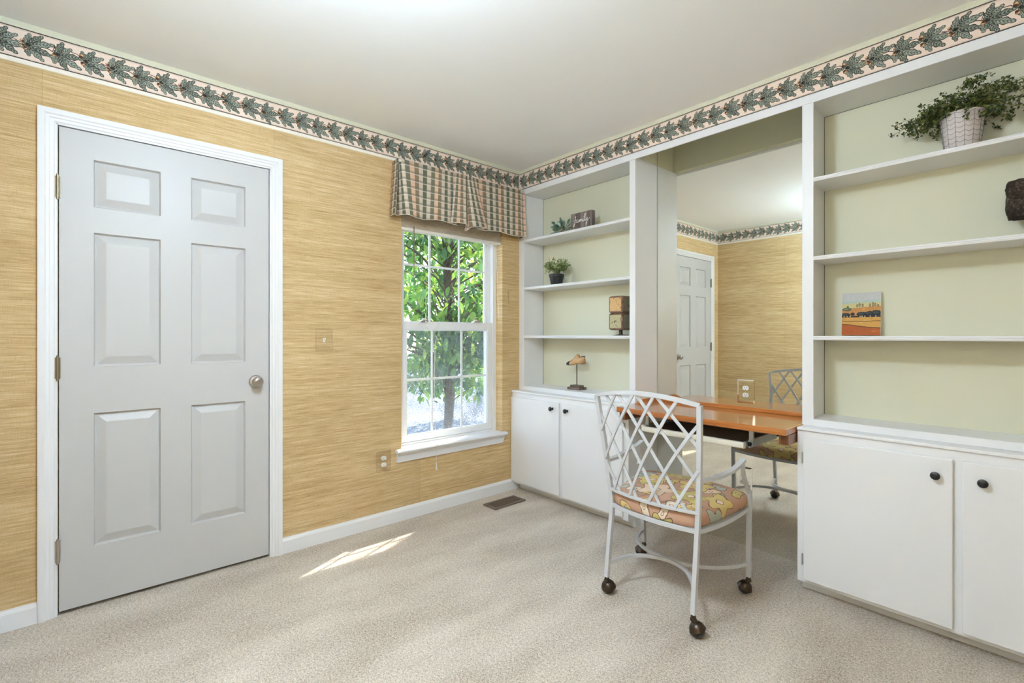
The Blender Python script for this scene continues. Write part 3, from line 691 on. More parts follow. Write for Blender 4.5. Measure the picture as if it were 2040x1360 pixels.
# ---- plaid valance
def valance():
    root = thing('valance', (0.05, -0.58, 1.89), 'green and pink plaid pleated valance hung over the window', 'valance')
    # plan stations (x, y) at the top and at the bottom
    top = [(0.0, -1.072), (0.078, -1.074), (0.060, -1.066), (0.045, -1.060), (0.060, -1.054), (0.082, -1.046), (0.084, -0.96), (0.083, -0.88), (0.083, -0.78), (0.083, -0.66),
           (0.083, -0.640), (0.088, -0.655), (0.091, -0.610), (0.091, -0.568), (0.078, -0.563), (0.091, -0.556), (0.091, -0.52), (0.088, -0.478), (0.083, -0.492), (0.083, -0.46), (0.083, -0.35), (0.083, -0.22), (0.083, -0.10), (0.083, -0.045), (0.070, -0.040), (0.060, -0.040), (0.083, -0.030), (0.080, -0.022), (0.0, -0.020)]
    bot = [(0.0, -1.095), (0.098, -1.112), (0.066, -1.080), (0.030, -1.060), (0.066, -1.045), (0.112, -1.020), (0.100, -0.955), (0.088, -0.890), (0.100, -0.800), (0.094, -0.660),
           (0.094, -0.640), (0.118, -0.712), (0.128, -0.640), (0.130, -0.590), (0.070, -0.565), (0.130, -0.530), (0.128, -0.470), (0.118, -0.402), (0.094, -0.480), (0.094, -0.44), (0.096, -0.35), (0.092, -0.22), (0.096, -0.11), (0.100, -0.050), (0.070, -0.060), (0.060, -0.040), (0.098, -0.030), (0.095, -0.016), (0.0, -0.016)]
    def ext(p, n=4): return [Vector((q.x, q.y, 0)) for q in catmull([(a, b, 0) for a, b in p], n)] if n > 1 else [Vector((a, b, 0)) for a, b in p]
    T, B = ext(top, 3), ext(bot, 3); n = len(T)
    ub = [0.0]
    for i in range(1, n): ub.append(ub[-1] + (B[i] - B[i - 1]).length)
    rows = 9; zt, zb = 2.262, 1.918
    mb = MB(); vs = []; uvv = []
    for r in range(rows + 1):
        t = r / rows; e = t ** 1.15
        for i in range(n):
            p = T[i].lerp(B[i], e); z = zt + (zb - zt) * t
            z += t * (-0.006 * math.sin(ub[i] * 21) - (0.020 if -0.60 < B[i].y < -0.52 and B[i].x < 0.10 else 0))
            vs.append(Vector((p.x, p.y, z))); uvv.append((ub[i], z))
    fs = []; us = []
    for r in range(rows):
        for i in range(n - 1):
            q = (r * n + i, (r + 1) * n + i, (r + 1) * n + i + 1, r * n + i + 1)
            fs.append(q); us.append([uvv[x] for x in q])
    mb.add(vs, fs, us)
    fo = mb.obj('fabric', 'plaid', root, smooth=True, angle=60)
    sm = fo.modifiers.new('thickness', 'SOLIDIFY'); sm.thickness = 0.0016; sm.offset = 0
    hem = MB(); hem.tube([v + Vector((0, 0, -0.001)) for v in vs[rows * n:]], 0.0019, 6); hem.obj('hem', 'lining', root)
    box('mounting_board', (0.001, 0.078, -1.07, -0.024, 2.246, 2.260), 'lining', root)
valance()

# ================================================================== BUILT-INS
SH = [(1.903), (1.540), (1.172)]
def bookcase(x0, x1, label, stl, str_, side_in):
    """open white shelf unit, front at y = 0, back at y = 0.215"""
    t = thing('bookcase', ((x0 + x1) / 2, 0.1, 0.757), label, 'bookcase')
    yb = 0.214
    box('side_panel', (x0, x0 + side_in[0], 0.014, YB - 0.001, 0.757, 2.2635), 'white', t)
    box('side_panel', (x1 - side_in[1], x1, 0.014, YB - 0.001, 0.757, 2.2635), 'white', t)
    box('stile', (x0, x0 + stl, 0.0, 0.014, 0.757, 2.2635), 'white', t, 0.001)
    box('stile', (x1 - str_, x1, 0.0, 0.014, 0.757, 2.2635), 'white', t, 0.001)
    xa, xb = x0 + side_in[0], x1 - side_in[1]
    MB().box(xa + 0.0015, xb - 0.0015, yb, yb + 0.012, 0.787, 2.2485).obj('back_panel', 'sage', t)
    gp = MB(); gp.box(xa, xa + 0.0016, yb - 0.0008, yb, 0.787, 2.2485); gp.box(xa, xb, yb - 0.0008, yb, 2.2471, 2.2485)
    gp.obj('shadow_gap', 'dark', t)
    m_ = MB(); m_.box(x0 + stl, x1 - str_, 0.0, 0.0142, 2.2485, 2.2635); m_.box(xa, xb, 0.0142, yb + 0.012, 2.2485, 2.2635); m_.obj('top_panel', 'white', t)
    m_ = MB(); m_.box(x0 + stl, x1 - str_, 0.0, 0.0142, 0.757, 0.788); m_.box(xa, xb, 0.0142, yb + 0.012, 0.757, 0.788); m_.obj('base_shelf', 'white', t)
    for z in SH:
        s = MB(); s.box(xa, xb, 0.0142, yb, z - 0.019, z); s.box(x0 + stl, x1 - str_, 0.008, 0.0142, z - 0.019, z); so = s.obj('shelf', 'white', t)
        e = MB(); e.add([(x, y, zz) for x in (x0 + stl, x1 - str_) for y, zz in ((0.008, z - 0.0195), (0.002, z - 0.0185), (-0.001, z - 0.012), (0.001, z - 0.009), (-0.001, z - 0.006), (0.002, z - 0.0005), (0.008, z))],
              [(i, (i + 1) % 7, 7 + (i + 1) % 7, 7 + i) for i in range(7)] + [tuple(range(6, -1, -1)), tuple(range(7, 14))])
        e.obj('front_edge', 'white', so, smooth=True, angle=35)
    return t
bookcase(0.0015, 1.056, 'white built-in bookcase next to the window holding the potted plant and shoe last', 0.055, 0.042, (0.050, 0.020))
bookcase(1.9735, XR - 0.001, 'white built-in bookcase holding the painting and trailing plant', 0.047, 0.047, (0.030, 0.030))
# white top rail under the border
box('trim_8', (0.0, XR, -0.0045, -0.0005, 2.2485, 2.289), 'white', label='narrow white trim board under the border above the built-ins', cat='trim', kind='structure', bevel=0.001)

def base_cabinet(x0, x1, doors, knobs, label):
    t = thing('base_cabinet', ((x0 + x1) / 2, 0.08, 0.0), label, 'cabinet')
    b = MB(); b.box(x0, x1, -0.070, YB - 0.001, 0.055, 0.742); b.obj('body', 'white', t, bevel=0.001)
    tp = MB(); tp.box(x0, x1, -0.078, YB - 0.001, 0.7425, 0.7565); tp.obj('top', 'white', t, bevel=0.003)
    box('toe_kick', (x0, x1, 0.0, YB - 0.002, 0.0, 0.0545), 'white', t)
    for (a, b_), (kx, kz) in zip(doors, knobs):
        d = box('door', (a, b_, -0.0865, -0.0705, 0.072, 0.708), 'white', t, 0.003)
        MB().lathe([(0.0, 0.0), (0.010, 0.0), (0.009, -0.003), (0.006, -0.007), (0.006, -0.013), (0.012, -0.017), (0.0155, -0.022), (0.0145, -0.027), (0.008, -0.030), (0.0, -0.0305)], (kx, -0.0865, kz), 'y', 24).obj('knob', 'black_knob', d, smooth=True)
    return t
lc = base_cabinet(0.0015, 1.056, ((0.004, 0.497), (0.527, 1.022)), ((0.440, 0.665), (0.576, 0.665)), 'white two-door base cabinet beside the window wall and floor vent')
rc = base_cabinet(1.9765, XR - 0.001, ((2.005, 2.509), (2.536, 3.020)), ((2.462, 0.643), (2.592, 0.643)), 'white two-door base cabinet under the painting bookcase')
for z in (0.62, 0.16):
    for t_, x in ((lc, 1.0265), (rc, 1.9995)):
        h_ = MB(); h_.tube([(x, -0.078, z - 0.025), (x, -0.078, z + 0.025)], 0.0035, 8); h_.box(x - 0.002, x + 0.008 if t_ is lc else x + 0.002, -0.0725, -0.070, z - 0.025, z + 0.025)
        h_.obj('hinge', 'steel', t_, smooth=True)

# ---- mirror at the back of the alcove
mr = thing('wall_mirror', (1.515, 0.245, 0.002), 'floor to ceiling mirror at the back of the desk alcove', 'mirror')
box('mirror_glass', (1.0600, 1.9715, 0.2424, 0.2464, 0.003, 2.436), 'mirror', mr)
box('backing', (1.0562, 1.9732, 0.2468, 0.2495, 0.004, 2.438), 'dark', mr)
def receptacle(root, P, mats=('outlet_white', 'dark')):
    """P(a, b, c): a across, b up, c out of the wall, all from the plate centre"""
    for b0 in (-0.0195, 0.0195):
        m = MB(); n = 20; ring = []
        for i in range(n):
            an = 2 * math.pi * i / n; ring.append((0.0170 * math.cos(an), max(-0.0125, min(0.0125, 0.0165 * math.sin(an)))))
        m.add([P(a, b0 + b, 0.0005) for a, b in ring] + [P(a * .97, b0 + b * .97, 0.0085) for a, b in ring], [(i, (i + 1) % n, n + (i + 1) % n, n + i) for i in range(n)] + [tuple(n + i for i in range(n))])
        f = m.obj('receptacle', 'outlet_white', root)
        s = MB()
        for a0, hh in ((-0.0062, 0.0040), (0.0062, 0.0032)):
            s.add([P(a0 + q * 0.0011, b0 + 0.003 + r * hh, 0.0089) for q, r in ((-1, -1), (1, -1), (1, 1), (-1, 1))], [(0, 1, 2, 3)])
        s.add([P(0.0024 * math.cos(i * math.pi / 4), b0 - 0.0065 + 0.0024 * math.sin(i * math.pi / 4), 0.0089) for i in range(8)], [tuple(range(8))])
        s.obj('slots', 'dark', f)
    MB().add([P(0.0026 * math.cos(i * math.pi / 5), 0.0026 * math.sin(i * math.pi / 5), c) for c in (0.004, 0.0072) for i in range(10)], [tuple(10 + i for i in range(10))] + [(i, (i + 1) % 10, 10 + (i + 1) % 10, 10 + i) for i in range(10)]).obj('screw', 'nickel', root)
def plate(root, P, w_, h_, mat, th=0.006):
    m = MB(); a, b = w_ / 2, h_ / 2; i_ = 0.007
    vs = [P(x, y, 0.0002) for x, y in ((-a, -b), (a, -b), (a, b), (-a, b))] + [P(x, y, th * 0.5) for x, y in ((-a, -b), (a, -b), (a, b), (-a, b))] + [P(x, y, th) for x, y in ((-a + i_, -b + i_), (a - i_, -b + i_), (a - i_, b - i_), (-a + i_, b - i_))]
    m.add(vs, [(3, 2, 1, 0)] + [(r * 4 + q, r * 4 + (q + 1) % 4, r * 4 + 4 + (q + 1) % 4, r * 4 + 4 + q) for r in (0, 1) for q in range(4)] + [(8, 9, 10, 11)])
    return m.obj('cover_plate', mat, root)
def bevel_line(root, P, w_, h_, mat):
    m = MB(); a, b = w_ / 2, h_ / 2; t_ = 0.0006
    for p, q in (((-a, -b), (a, -b)), ((a, -b), (a, b)), ((a, b), (-a, b)), ((-a, b), (-a, -b))):
        m.tube([P(*p, 0.0035), P(*q, 0.0035)], t_, 4)
    return m.obj('plate_edge', mat, root)
for cx_, cz_, lab in ((1.615, 0.862, 'duplex outlet with mirrored cover plate above the desk on the mirror'), (1.602, 0.375, 'duplex outlet with mirrored cover plate below the desk on the mirror')):
    t = thing('wall_outlet', (cx_, 0.242, cz_ - 0.065), lab, 'outlet')
    P = lambda a, b, c, cx_=cx_, cz_=cz_: Vector((cx_ + a, 0.2422 - c, cz_ + b))
    plate(t, P, 0.092, 0.132, 'mirror'); receptacle(t, P)
t = thing('wall_outlet', (0.0, -1.134, 0.336), 'duplex outlet under a clear plate on the grasscloth near the window sill', 'outlet')
P = lambda a, b, c: Vector((0.0003 + c, -1.134 + a, 0.395 + b))
plate(t, P, 0.092, 0.122, 'acrylic'); bevel_line(t, P, 0.092, 0.122, 'brass'); receptacle(t, P)
t = thing('light_switch', (0.0, -1.499, 1.081), 'toggle light switch under a clear plate on the grasscloth', 'switch')
P = lambda a, b, c: Vector((0.0003 + c, -1.499 + a, 1.1465 + b))
plate(t, P, 0.092, 0.130, 'acrylic'); bevel_line(t, P, 0.092, 0.130, 'brass')
m = MB(); m.box(0.0005, 0.0065, -1.5045, -1.4935, 1.134, 1.159); m.obj('switch_slot', 'outlet_white', t)
m = MB(); m.add([(0.006, -1.503, 1.143), (0.006, -1.495, 1.143), (0.006, -1.495, 1.154), (0.006, -1.503, 1.154), (0.020, -1.502, 1.153), (0.020, -1.496, 1.153), (0.018, -1.496, 1.160), (0.018, -1.502, 1.160)], [(0, 1, 5, 4), (1, 2, 6, 5), (2, 3, 7, 6), (3, 0, 4, 7), (4, 5, 6, 7)]); m.obj('toggle', 'outlet_white', t)
for zz in (1.110, 1.183):
    MB().lathe([(0.0, 0.0062), (0.003, 0.0066), (0.002, 0.0078), (0.0, 0.0078)], (0, -1.499, zz), 'x', 10).obj('screw', 'nickel', t)

MB().tube(catmull([(0.0008, -0.118, 1.495), (0.0012, -0.108, 1.505), (0.0010, -0.112, 1.470), (0.0012, -0.104, 1.440), (0.0008, -0.110, 1.425), (0.0010, -0.098, 1.415)], 4), 0.0012, 5).obj('paper_tear', 'trunk', bpy.data.objects['wall_left'])

# ---- floor register
t = thing('floor_vent', (0.2, -0.316, 0.0), 'brown metal floor register in the carpet by the cabinet', 'vent')
vx0, vx1, vy0, vy1 = 0.134, 0.263, -0.456, -0.175
m = MB(); b_ = 0.018
for q in ((vx0, vx1, vy0, vy0 + b_), (vx0, vx1, vy1 - b_, vy1), (vx0, vx0 + b_, vy0 + b_, vy1 - b_), (vx1 - b_, vx1, vy0 + b_, vy1 - b_)): m.box(*q, 0.001, 0.011)
m.obj('frame', 'vent', t, bevel=0.002)
box('duct_opening', (vx0 + b_, vx1 - b_, vy0 + b_, vy1 - b_, 0.0006, 0.0012), 'dark', t)
for i in range(20):
    y = vy0 + b_ + 0.006 + i * (vy1 - vy0 - 2 * b_ - 0.012) / 19
    box('louver', (vx0 + b_, vx1 - b_, y - 0.0013, y + 0.0013, 0.0015, 0.0095), 'vent', t)
for i in range(3): box('cross_bar', (vx0 + b_ + 0.0225 * (i + 1), vx0 + b_ + 0.0225 * (i + 1) + 0.003, vy0 + b_, vy1 - b_, 0.0055, 0.0105), 'vent', t)

# ================================================================== DESK
DX0, DX1, DF, DT = 1.0600, 1.9715, -0.196, 0.757
dk = thing('desk', (1.515, 0.02, 0.60), 'varnished orange pine desk top fitted across the mirror alcove', 'desk')
m = MB(); m.box(DX0, DX1, DF, 0.2415, DT - 0.029, DT); m.obj('desk_top', 'desk', dk, bevel=0.003)
box('back_strip', (DX0 + 0.019, DX1, 0.223, 0.2415, DT + 0.0003, DT + 0.022), 'desk', dk, 0.002)
m = MB(); m.add([(x, y, z) for x in (DX0, DX0 + 0.018) for y, z in ((-0.02, DT + 0.0003), (0.2415, DT + 0.0003), (0.2415, DT + 0.026), (0.06, DT + 0.026))], [(0, 1, 2, 3), (7, 6, 5, 4), (0, 4, 5, 1), (1, 5, 6, 2), (2, 6, 7, 3), (3, 7, 4, 0)])
m.obj('side_strip', 'desk', dk)
box('cleat', (DX1 - 0.040, DX1, -0.165, 0.235, 0.682, DT - 0.0295), 'desk_end', dk, 0.001)
box('cleat', (DX0, DX0 + 0.040, -0.165, 0.235, 0.682, DT - 0.0295), 'desk_end', dk, 0.001)
TX0, TX1, TY0, TY1, TZ = 1.232, 1.770, -0.170, 0.175, 0.655
tray = box('keyboard_tray', (TX0, TX1, TY0 + 0.012, TY1, TZ - 0.012, TZ), 'tray_dark', dk)
m = MB(); pr = [(math.copysign(abs(math.cos(a)) ** 0.45, math.cos(a)) * 0.014, math.copysign(abs(math.sin(a)) ** 0.45, math.sin(a)) * 0.0145) for a in [(i + 0.5) * math.pi / 10 for i in range(20)]]
m.sweep([(TX0 - 0.012, TY0 + 0.012, TZ + 0.004), (TX0 - 0.004, TY0, TZ - 0.003), (TX0 + 0.01, TY0, TZ - 0.004), (TX1 - 0.01, TY0, TZ - 0.004), (TX1 + 0.012, TY0, TZ - 0.004)], pr)
m.obj('front_rail', 'tray_cream', tray, smooth=True)
m = MB(); m.box(TX0, TX1, TY1 - 0.004, TY1 + 0.004, TZ, TZ + 0.008); m.obj('rear_edge', 'tray_cream', tray)
for s_, xa in ((1, TX1), (-1, TX0)):
    m = MB()
    xo = xa + s_ * 0.006
    m.box(min(xa, xo), max(xa, xo), TY0 + 0.02, TY1, TZ - 0.014, TZ + 0.010)
    xi = xa + s_ * 0.012; xj = xa + s_ * 0.022
    m.box(min(xi, xj), max(xi, xj), TY0 + 0.04, TY1 + 0.02, TZ - 0.020, TZ + 0.018)
    m.obj('slide', 'steel', tray, bevel=0.001)
    m = MB(); m.box(min(xi, xj) + 0.001, max(xi, xj) + 0.010, TY0 + 0.045, TY0 + 0.060, TZ - 0.008, DT - 0.0295); m.box(min(xi, xj), max(xi, xj) + 0.014, TY0 + 0.04, TY1 + 0.02, DT - 0.0335, DT - 0.0295)
    m.obj('hanger', 'steel', tray)
    for yy in (TY0 + 0.03, TY1 + 0.03): MB().lathe([(0.0, -0.006), (0.010, -0.006), (0.010, 0.006), (0.0, 0.006)], (xj, yy, TZ), 'x', 14).obj('roller', 'dark', tray)

# ================================================================== CHAIR
ch = thing('lattice_armchair', (1.59, -0.49, 0.0), 'white metal lattice-back armchair on casters with floral seat at the desk', 'chair')
A0, B0 = Vector((1.411, -0.742, 0.078)), Vector((1.8245, -0.735, 0.082))       # rear leg feet
C0, D0 = Vector((1.838, -0.262, 0.080)), Vector((1.308, -0.290, 0.078))        # front leg feet
AS, BS = Vector((1.410, -0.700, 0.400)), Vector((1.826, -0.704, 0.400))
ATp, BTp = Vector((1.366, -0.757, 0.902)), Vector((1.850, -0.733, 0.902))
bar = rect(0.017, 0.017)
def legpath(foot, seat, top): return [foot, seat] + ([seat + Vector((0, 0.0, 0.07)).lerp(top - seat, 0.12)] if False else []) + [top]
def post(foot, seat, top, name):
    return MB().sweep(catmull([foot, foot.lerp(seat, .5), seat, seat.lerp(top, .22) + Vector((0, .006, 0)), seat.lerp(top, .6) + Vector((0, .006, 0)), top], 4), rect(0.019, 0.019), up=(0, 1, 0)).obj(name, 'chair_white', ch, bevel=0.0011)
post(A0, AS, ATp, 'back_post'); post(B0, BS, BTp, 'back_post')
CT, DTp = Vector((1.846, -0.272, 0.478)), Vector((1.300, -0.300, 0.478))
for f_, tp_ in ((C0, CT), (D0, DTp)): MB().sweep([f_, tp_], rect(0.019, 0.019), up=(0, 1, 0)).obj('front_leg', 'chair_white', ch, bevel=0.0011)
def back_pt(s, t):
    """s across from the left post to the right, t from bottom rail to top rail"""
    L = AS.lerp(ATp, 0.145 + 0.855 * t); Rr = BS.lerp(BTp, 0.145 + 0.855 * t)
    p = L.lerp(Rr, s); q = 1 - (2 * s - 1) ** 2
    return p + Vector((0, -0.036 * q, 0.030 * q * t))
MB().sweep([back_pt(i / 20, 1) for i in range(21)], rect(0.016, 0.018)).obj('top_rail', 'chair_white', ch, bevel=0.0011)
MB().sweep([back_pt(i / 20, 0) for i in range(21)], rect(0.013, 0.012)).obj('lower_rail', 'chair_white', ch, bevel=0.0011)
SL = [(.079, 0, .644, 1), (.30, 0, .836, 1), (.533, 0, 1, .83), (.793, 0, 1, .40), (0, .32, .452, 1), (0, .62, .258, 1)]
BS_ = [(.112, 1, .65, 0), (.258, 1, .90, 0), (.452, 1, 1, .27), (.644, 1, 1, .60), (0, .82, .388, 0), (0, .27, .163, 0)]
for fam, dy in ((SL, -0.003), (BS_, 0.003)):
    for s0, t0, s1, t1 in fam:
        MB().sweep([back_pt(s0 + (s1 - s0) * i / 10, t0 + (t1 - t0) * i / 10) + Vector((0, dy, 0)) for i in range(11)], rect(0.006, 0.0125), up=(0, 0.02, 1)).obj('lattice_bar', 'chair_white', ch)
# seat frame
zs = 0.398
def arc3(p, q, bow, n=14): return [p.lerp(q, i / n) + bow * (1 - (2 * i / n - 1) ** 2) for i in range(n + 1)]
up0 = lambda v, z: Vector((v.x, v.y, z))
m = MB(); fa, fb, fc, fd = up0(AS, zs), up0(BS, zs), Vector((1.843, -0.270, zs)), Vector((1.303, -0.297, zs))
m.sweep(arc3(fa, fb, Vector((0, -0.030, 0))), rect(0.014, 0.018)); m.sweep(arc3(fd, fc, Vector((0, 0.045, 0))), rect(0.014, 0.018))
m.sweep(arc3(fb, fc, Vector((0.008, 0, -0.010))), rect(0.014, 0.018)); m.sweep(arc3(fa, fd, Vector((-0.008, 0, -0.010))), rect(0.014, 0.018))
m.obj('seat_rail', 'chair_white', ch, bevel=0.0011)
# cushion
def cushion():
    outline = []
    cor = [Vector((1.415, -0.706, 0)), Vector((1.821, -0.708, 0)), Vector((1.846, -0.262, 0)), Vector((1.300, -0.285, 0))]
    bows = [Vector((0, -0.028, 0)), Vector((0.010, 0, 0)), Vector((0, 0.045, 0)), Vector((-0.010, 0, 0))]
    for k in range(4):
        outline += arc3(cor[k], cor[(k + 1) % 4], bows[k], 12)[:-1]
    n = len(outline); c = sum(outline, Vector()) / n
    sm = outline
    for _ in range(1): sm = [(sm[i - 1] + sm[i] * 2 + sm[(i + 1) % n]) / 4 for i in range(n)]
    rings = [(0.0, 0.485), (0.25, 0.485), (0.50, 0.482), (0.72, 0.477), (0.86, 0.471), (0.94, 0.465), (0.98, 0.456), (1.0, 0.444), (1.005, 0.428), (1.0, 0.414), (0.985, 0.4085), (0.0, 0.4078)]
    mb = MB(); vs = []; uv = []
    for ri, (sc_, z) in enumerate(rings):
        for p in sm:
            q = c + (p - c) * sc_; vs.append(Vector((q.x, q.y, z)))
            ext_ = max(0.0, 0.477 - z) * 1.0
            dd = (p - c).normalized(); uv.append((q.x + dd.x * ext_, q.y + dd.y * ext_))
    fs = []; us = []
    for r in range(len(rings) - 1):
        for i in range(n):
            q = (r * n + i, r * n + (i + 1) % n, (r + 1) * n + (i + 1) % n, (r + 1) * n + i); fs.append(q[::-1]); us.append([uv[x] for x in q[::-1]])
    mb.add(vs, fs, us)
    o = mb.obj('seat_cushion', 'floral', ch, smooth=True, angle=180)
    return o
cushion()
# arms
for sgn, seat, top, leg in ((1, BS, BTp, CT), (-1, AS, ATp, DTp)):
    p0 = seat.lerp(top, 0.40) + Vector((0, 0.008, 0))
    ox = 0.030 * sgn
    pts = [p0, p0 + Vector((ox * .5, 0.10, -0.004)), p0 + Vector((ox, 0.20, 0.006)), p0 + Vector((ox, 0.275, 0.018)), p0 + Vector((ox, 0.328, 0.034))]
    tip = pts[-1]
    m = MB(); m.sweep(catmull(pts, 5), rect(0.024, 0.013)); ao = m.obj('arm', 'chair_white', ch, bevel=0.0011)
    sp = [tip + Vector((0, -0.004, -0.004)), tip + Vector((0, -0.002, -0.05)), tip.lerp(leg, .55) + Vector((0, -0.008, -0.03)), leg + Vector((0, -0.03, 0.025)), leg + Vector((0, 0, -0.012))]
    m = MB(); m.sweep(catmull(sp, 5), rect(0.020, 0.012), up=(1, 0, 0)); m.obj('arm_support', 'chair_white', ch, bevel=0.0011)
    q = catmull(pts, 5)[6]; m = MB(); m.box(q.x - .0135, q.x + .0135, q.y - .003, q.y + .003, q.z - .0085, q.z + .0085); m.obj('arm_sleeve', 'chair_white', ao)
# curved stretchers
zc = 0.140
m = MB(); pts = [(A0.x, A0.y + .006, zc), (1.424, -0.66, zc), (1.456, -0.575, zc), (1.525, -0.522, zc), (1.600, -0.508, zc), (1.675, -0.532, zc), (1.735, -0.590, zc), (1.785, -0.66, zc), (B0.x - .004, B0.y + .006, zc)]
m.sweep(catmull(pts, 4), rect(0.012, 0.016)); m.obj('stretcher', 'chair_white', ch, bevel=0.0015)
m = MB(); pts = [(D0.x, D0.y - .006, zc), (1.322, -0.355, zc), (1.365, -0.430, zc), (1.450, -0.485, zc), (1.560, -0.4955, zc), (1.660, -0.478, zc), (1.745, -0.425, zc), (1.803, -0.35, zc), (C0.x, C0.y - .006, zc)]
m.sweep(catmull(pts, 4), rect(0.012, 0.016)); m.obj('stretcher', 'chair_white', ch, bevel=0.0015)
def caster(foot, heading):
    hx, hy = math.cos(heading), math.sin(heading)
    c = Vector((foot.x + 0.016 * hx, foot.y + 0.016 * hy, 0.0285)); ax = Vector((-hy, hx, 0))
    st_ = MB(); st_.lathe([(0.0085, 0.058), (0.0125, 0.059), (0.0125, 0.067), (0.0095, 0.072), (0.0095, foot.z + 0.002), (0.0, foot.z + 0.002)], (foot.x, foot.y, 0), 'z', 18)
    so = st_.obj('caster', 'bronze', ch, smooth=True)
    b = MB(); prof = [(0.0285 * math.sin(math.pi * i / 14) + 1e-5, -0.0285 * math.cos(math.pi * i / 14)) for i in range(15)]
    b.lathe(prof, c, 'z', 22); b.obj('ball_wheel', 'black_knob', so, smooth=True)
    hd = MB(); nlat, nlon = 8, 22; axis = (Vector((foot.x, foot.y, 0.066)) - c).normalized()
    e1 = axis.cross(ax).normalized(); vs = []
    for i in range(nlat + 1):
        th = R(92) * i / nlat
        for j in range(nlon):
            ph = 2 * math.pi * j / nlon; r_ = 0.0315 + (0.002 if i == nlat else 0)
            vs.append(c + axis * (r_ * math.cos(th)) + (e1 * math.cos(ph) + ax * math.sin(ph)) * (r_ * math.sin(th) + 1e-5))
    hd.add(vs, [(i * nlon + j, i * nlon + (j + 1) % nlon, (i + 1) * nlon + (j + 1) % nlon, (i + 1) * nlon + j) for i in range(nlat) for j in range(nlon)])
    hd.tube([c + axis * 0.026, Vector((foot.x, foot.y, 0.066))], 0.012, 14)
    hd.obj('hood', 'bronze', so, smooth=True)
caster(A0, R(100)); caster(B0, R(15)); caster(C0, R(190)); caster(D0, R(215))

# ================================================================== SHELF ORNAMENTS
# --- family sign
sg = thing('word_sign', (0.585, 0.06, SH[0]), 'small weathered wood block sign reading family in white script', 'sign')
sx0, sx1, sy, sz1 = 0.490, 0.676, 0.050, 2.024
m = MB(); pl = [(sx0, 0.549), (0.5505, 0.606), (0.6075, sx1)]
blk = box('block', (sx0, sx1, sy + 0.004, sy + 0.036, SH[0] + 0.0005, sz1), 'weathered', sg)
for a, b in pl: box('plank', (a, b, sy, sy + 0.0042, SH[0] + 0.0005, sz1), 'weathered', blk, 0.0008)
strokes = [
 [(.16, .70), (.20, .80), (.19, .62), (.15, .30), (.11, .04), (.07, -.02), (.08, .10), (.16, .26), (.22, .34)],
 [(.08, .44), (.14, .47), (.25, .50)],
 [(.34, .46), (.29, .50), (.25, .42), (.25, .30), (.30, .26), (.35, .38), (.36, .47), (.35, .32), (.38, .27), (.42, .34)],
 [(.42, .34), (.44, .50), (.43, .28), (.47, .46), (.50, .48), (.50, .28), (.54, .46), (.57, .48), (.57, .32), (.60, .28), (.63, .36)],
 [(.63, .36), (.65, .50), (.64, .34), (.67, .28), (.70, .36)], [(.665, .62), (.672, .64)],
 [(.70, .36), (.77, .70), (.78, .86), (.74, .84), (.72, .55), (.73, .32), (.77, .30), (.80, .40)],
 [(.80, .40), (.82, .52), (.81, .36), (.85, .32), (.89, .46), (.90, .52), (.88, .28), (.85, .02), (.81, -.06), (.82, .08), (.90, .26), (.98, .38), (1.03, .48)]]
lt = MB(); W_, H_ = 0.150, 0.092
for sidx, stv in enumerate(strokes):
    q = catmull([(sx0 + 0.014 + a * W_, sy - 0.0004, SH[0] + 0.032 + b * H_ * 0.92) for a, b in stv], 5)
    lt.tube(q, 0.0013, 6)
lt.obj('lettering', 'white_ink', sg)
# --- leaf builder
def leaf_mesh(mb, base, direction, up, L, W, fold=0.15, curl=0.0):
    d = Vector(direction).normalized(); s = d.cross(Vector(up)); 
    if s.length < 1e-3: s = d.cross(Vector((1, 0, 0)))
    s.normalize(); n = s.cross(d).normalized(); b = Vector(base)
    st_ = [(0.0, 0.04), (0.25, 0.8), (0.5, 1.0), (0.75, 0.72), (1.0, 0.02)]
    vs = []
    for t_, w_ in st_:
        c = b + d * (L * t_) - n * (curl * L * t_ * t_)
        vs += [c - s * (W * w_ * .5) + n * (fold * W * w_), c, c + s * (W * w_ * .5) + n * (fold * W * w_)]
    fs = []
    for i in range(4):
        fs += [(i * 3, i * 3 + 1, i * 3 + 4, i * 3 + 3), (i * 3 + 1, i * 3 + 2, i * 3 + 5, i * 3 + 4)]
    mb.add(vs, fs)
rnd = random.Random(11)
def rdir(zmin=-1, zmax=1):
    z = rnd.uniform(zmin, zmax); a = rnd.uniform(0, 2 * math.pi); r_ = math.sqrt(max(0, 1 - z * z)); return Vector((r_ * math.cos(a), r_ * math.sin(a), z))
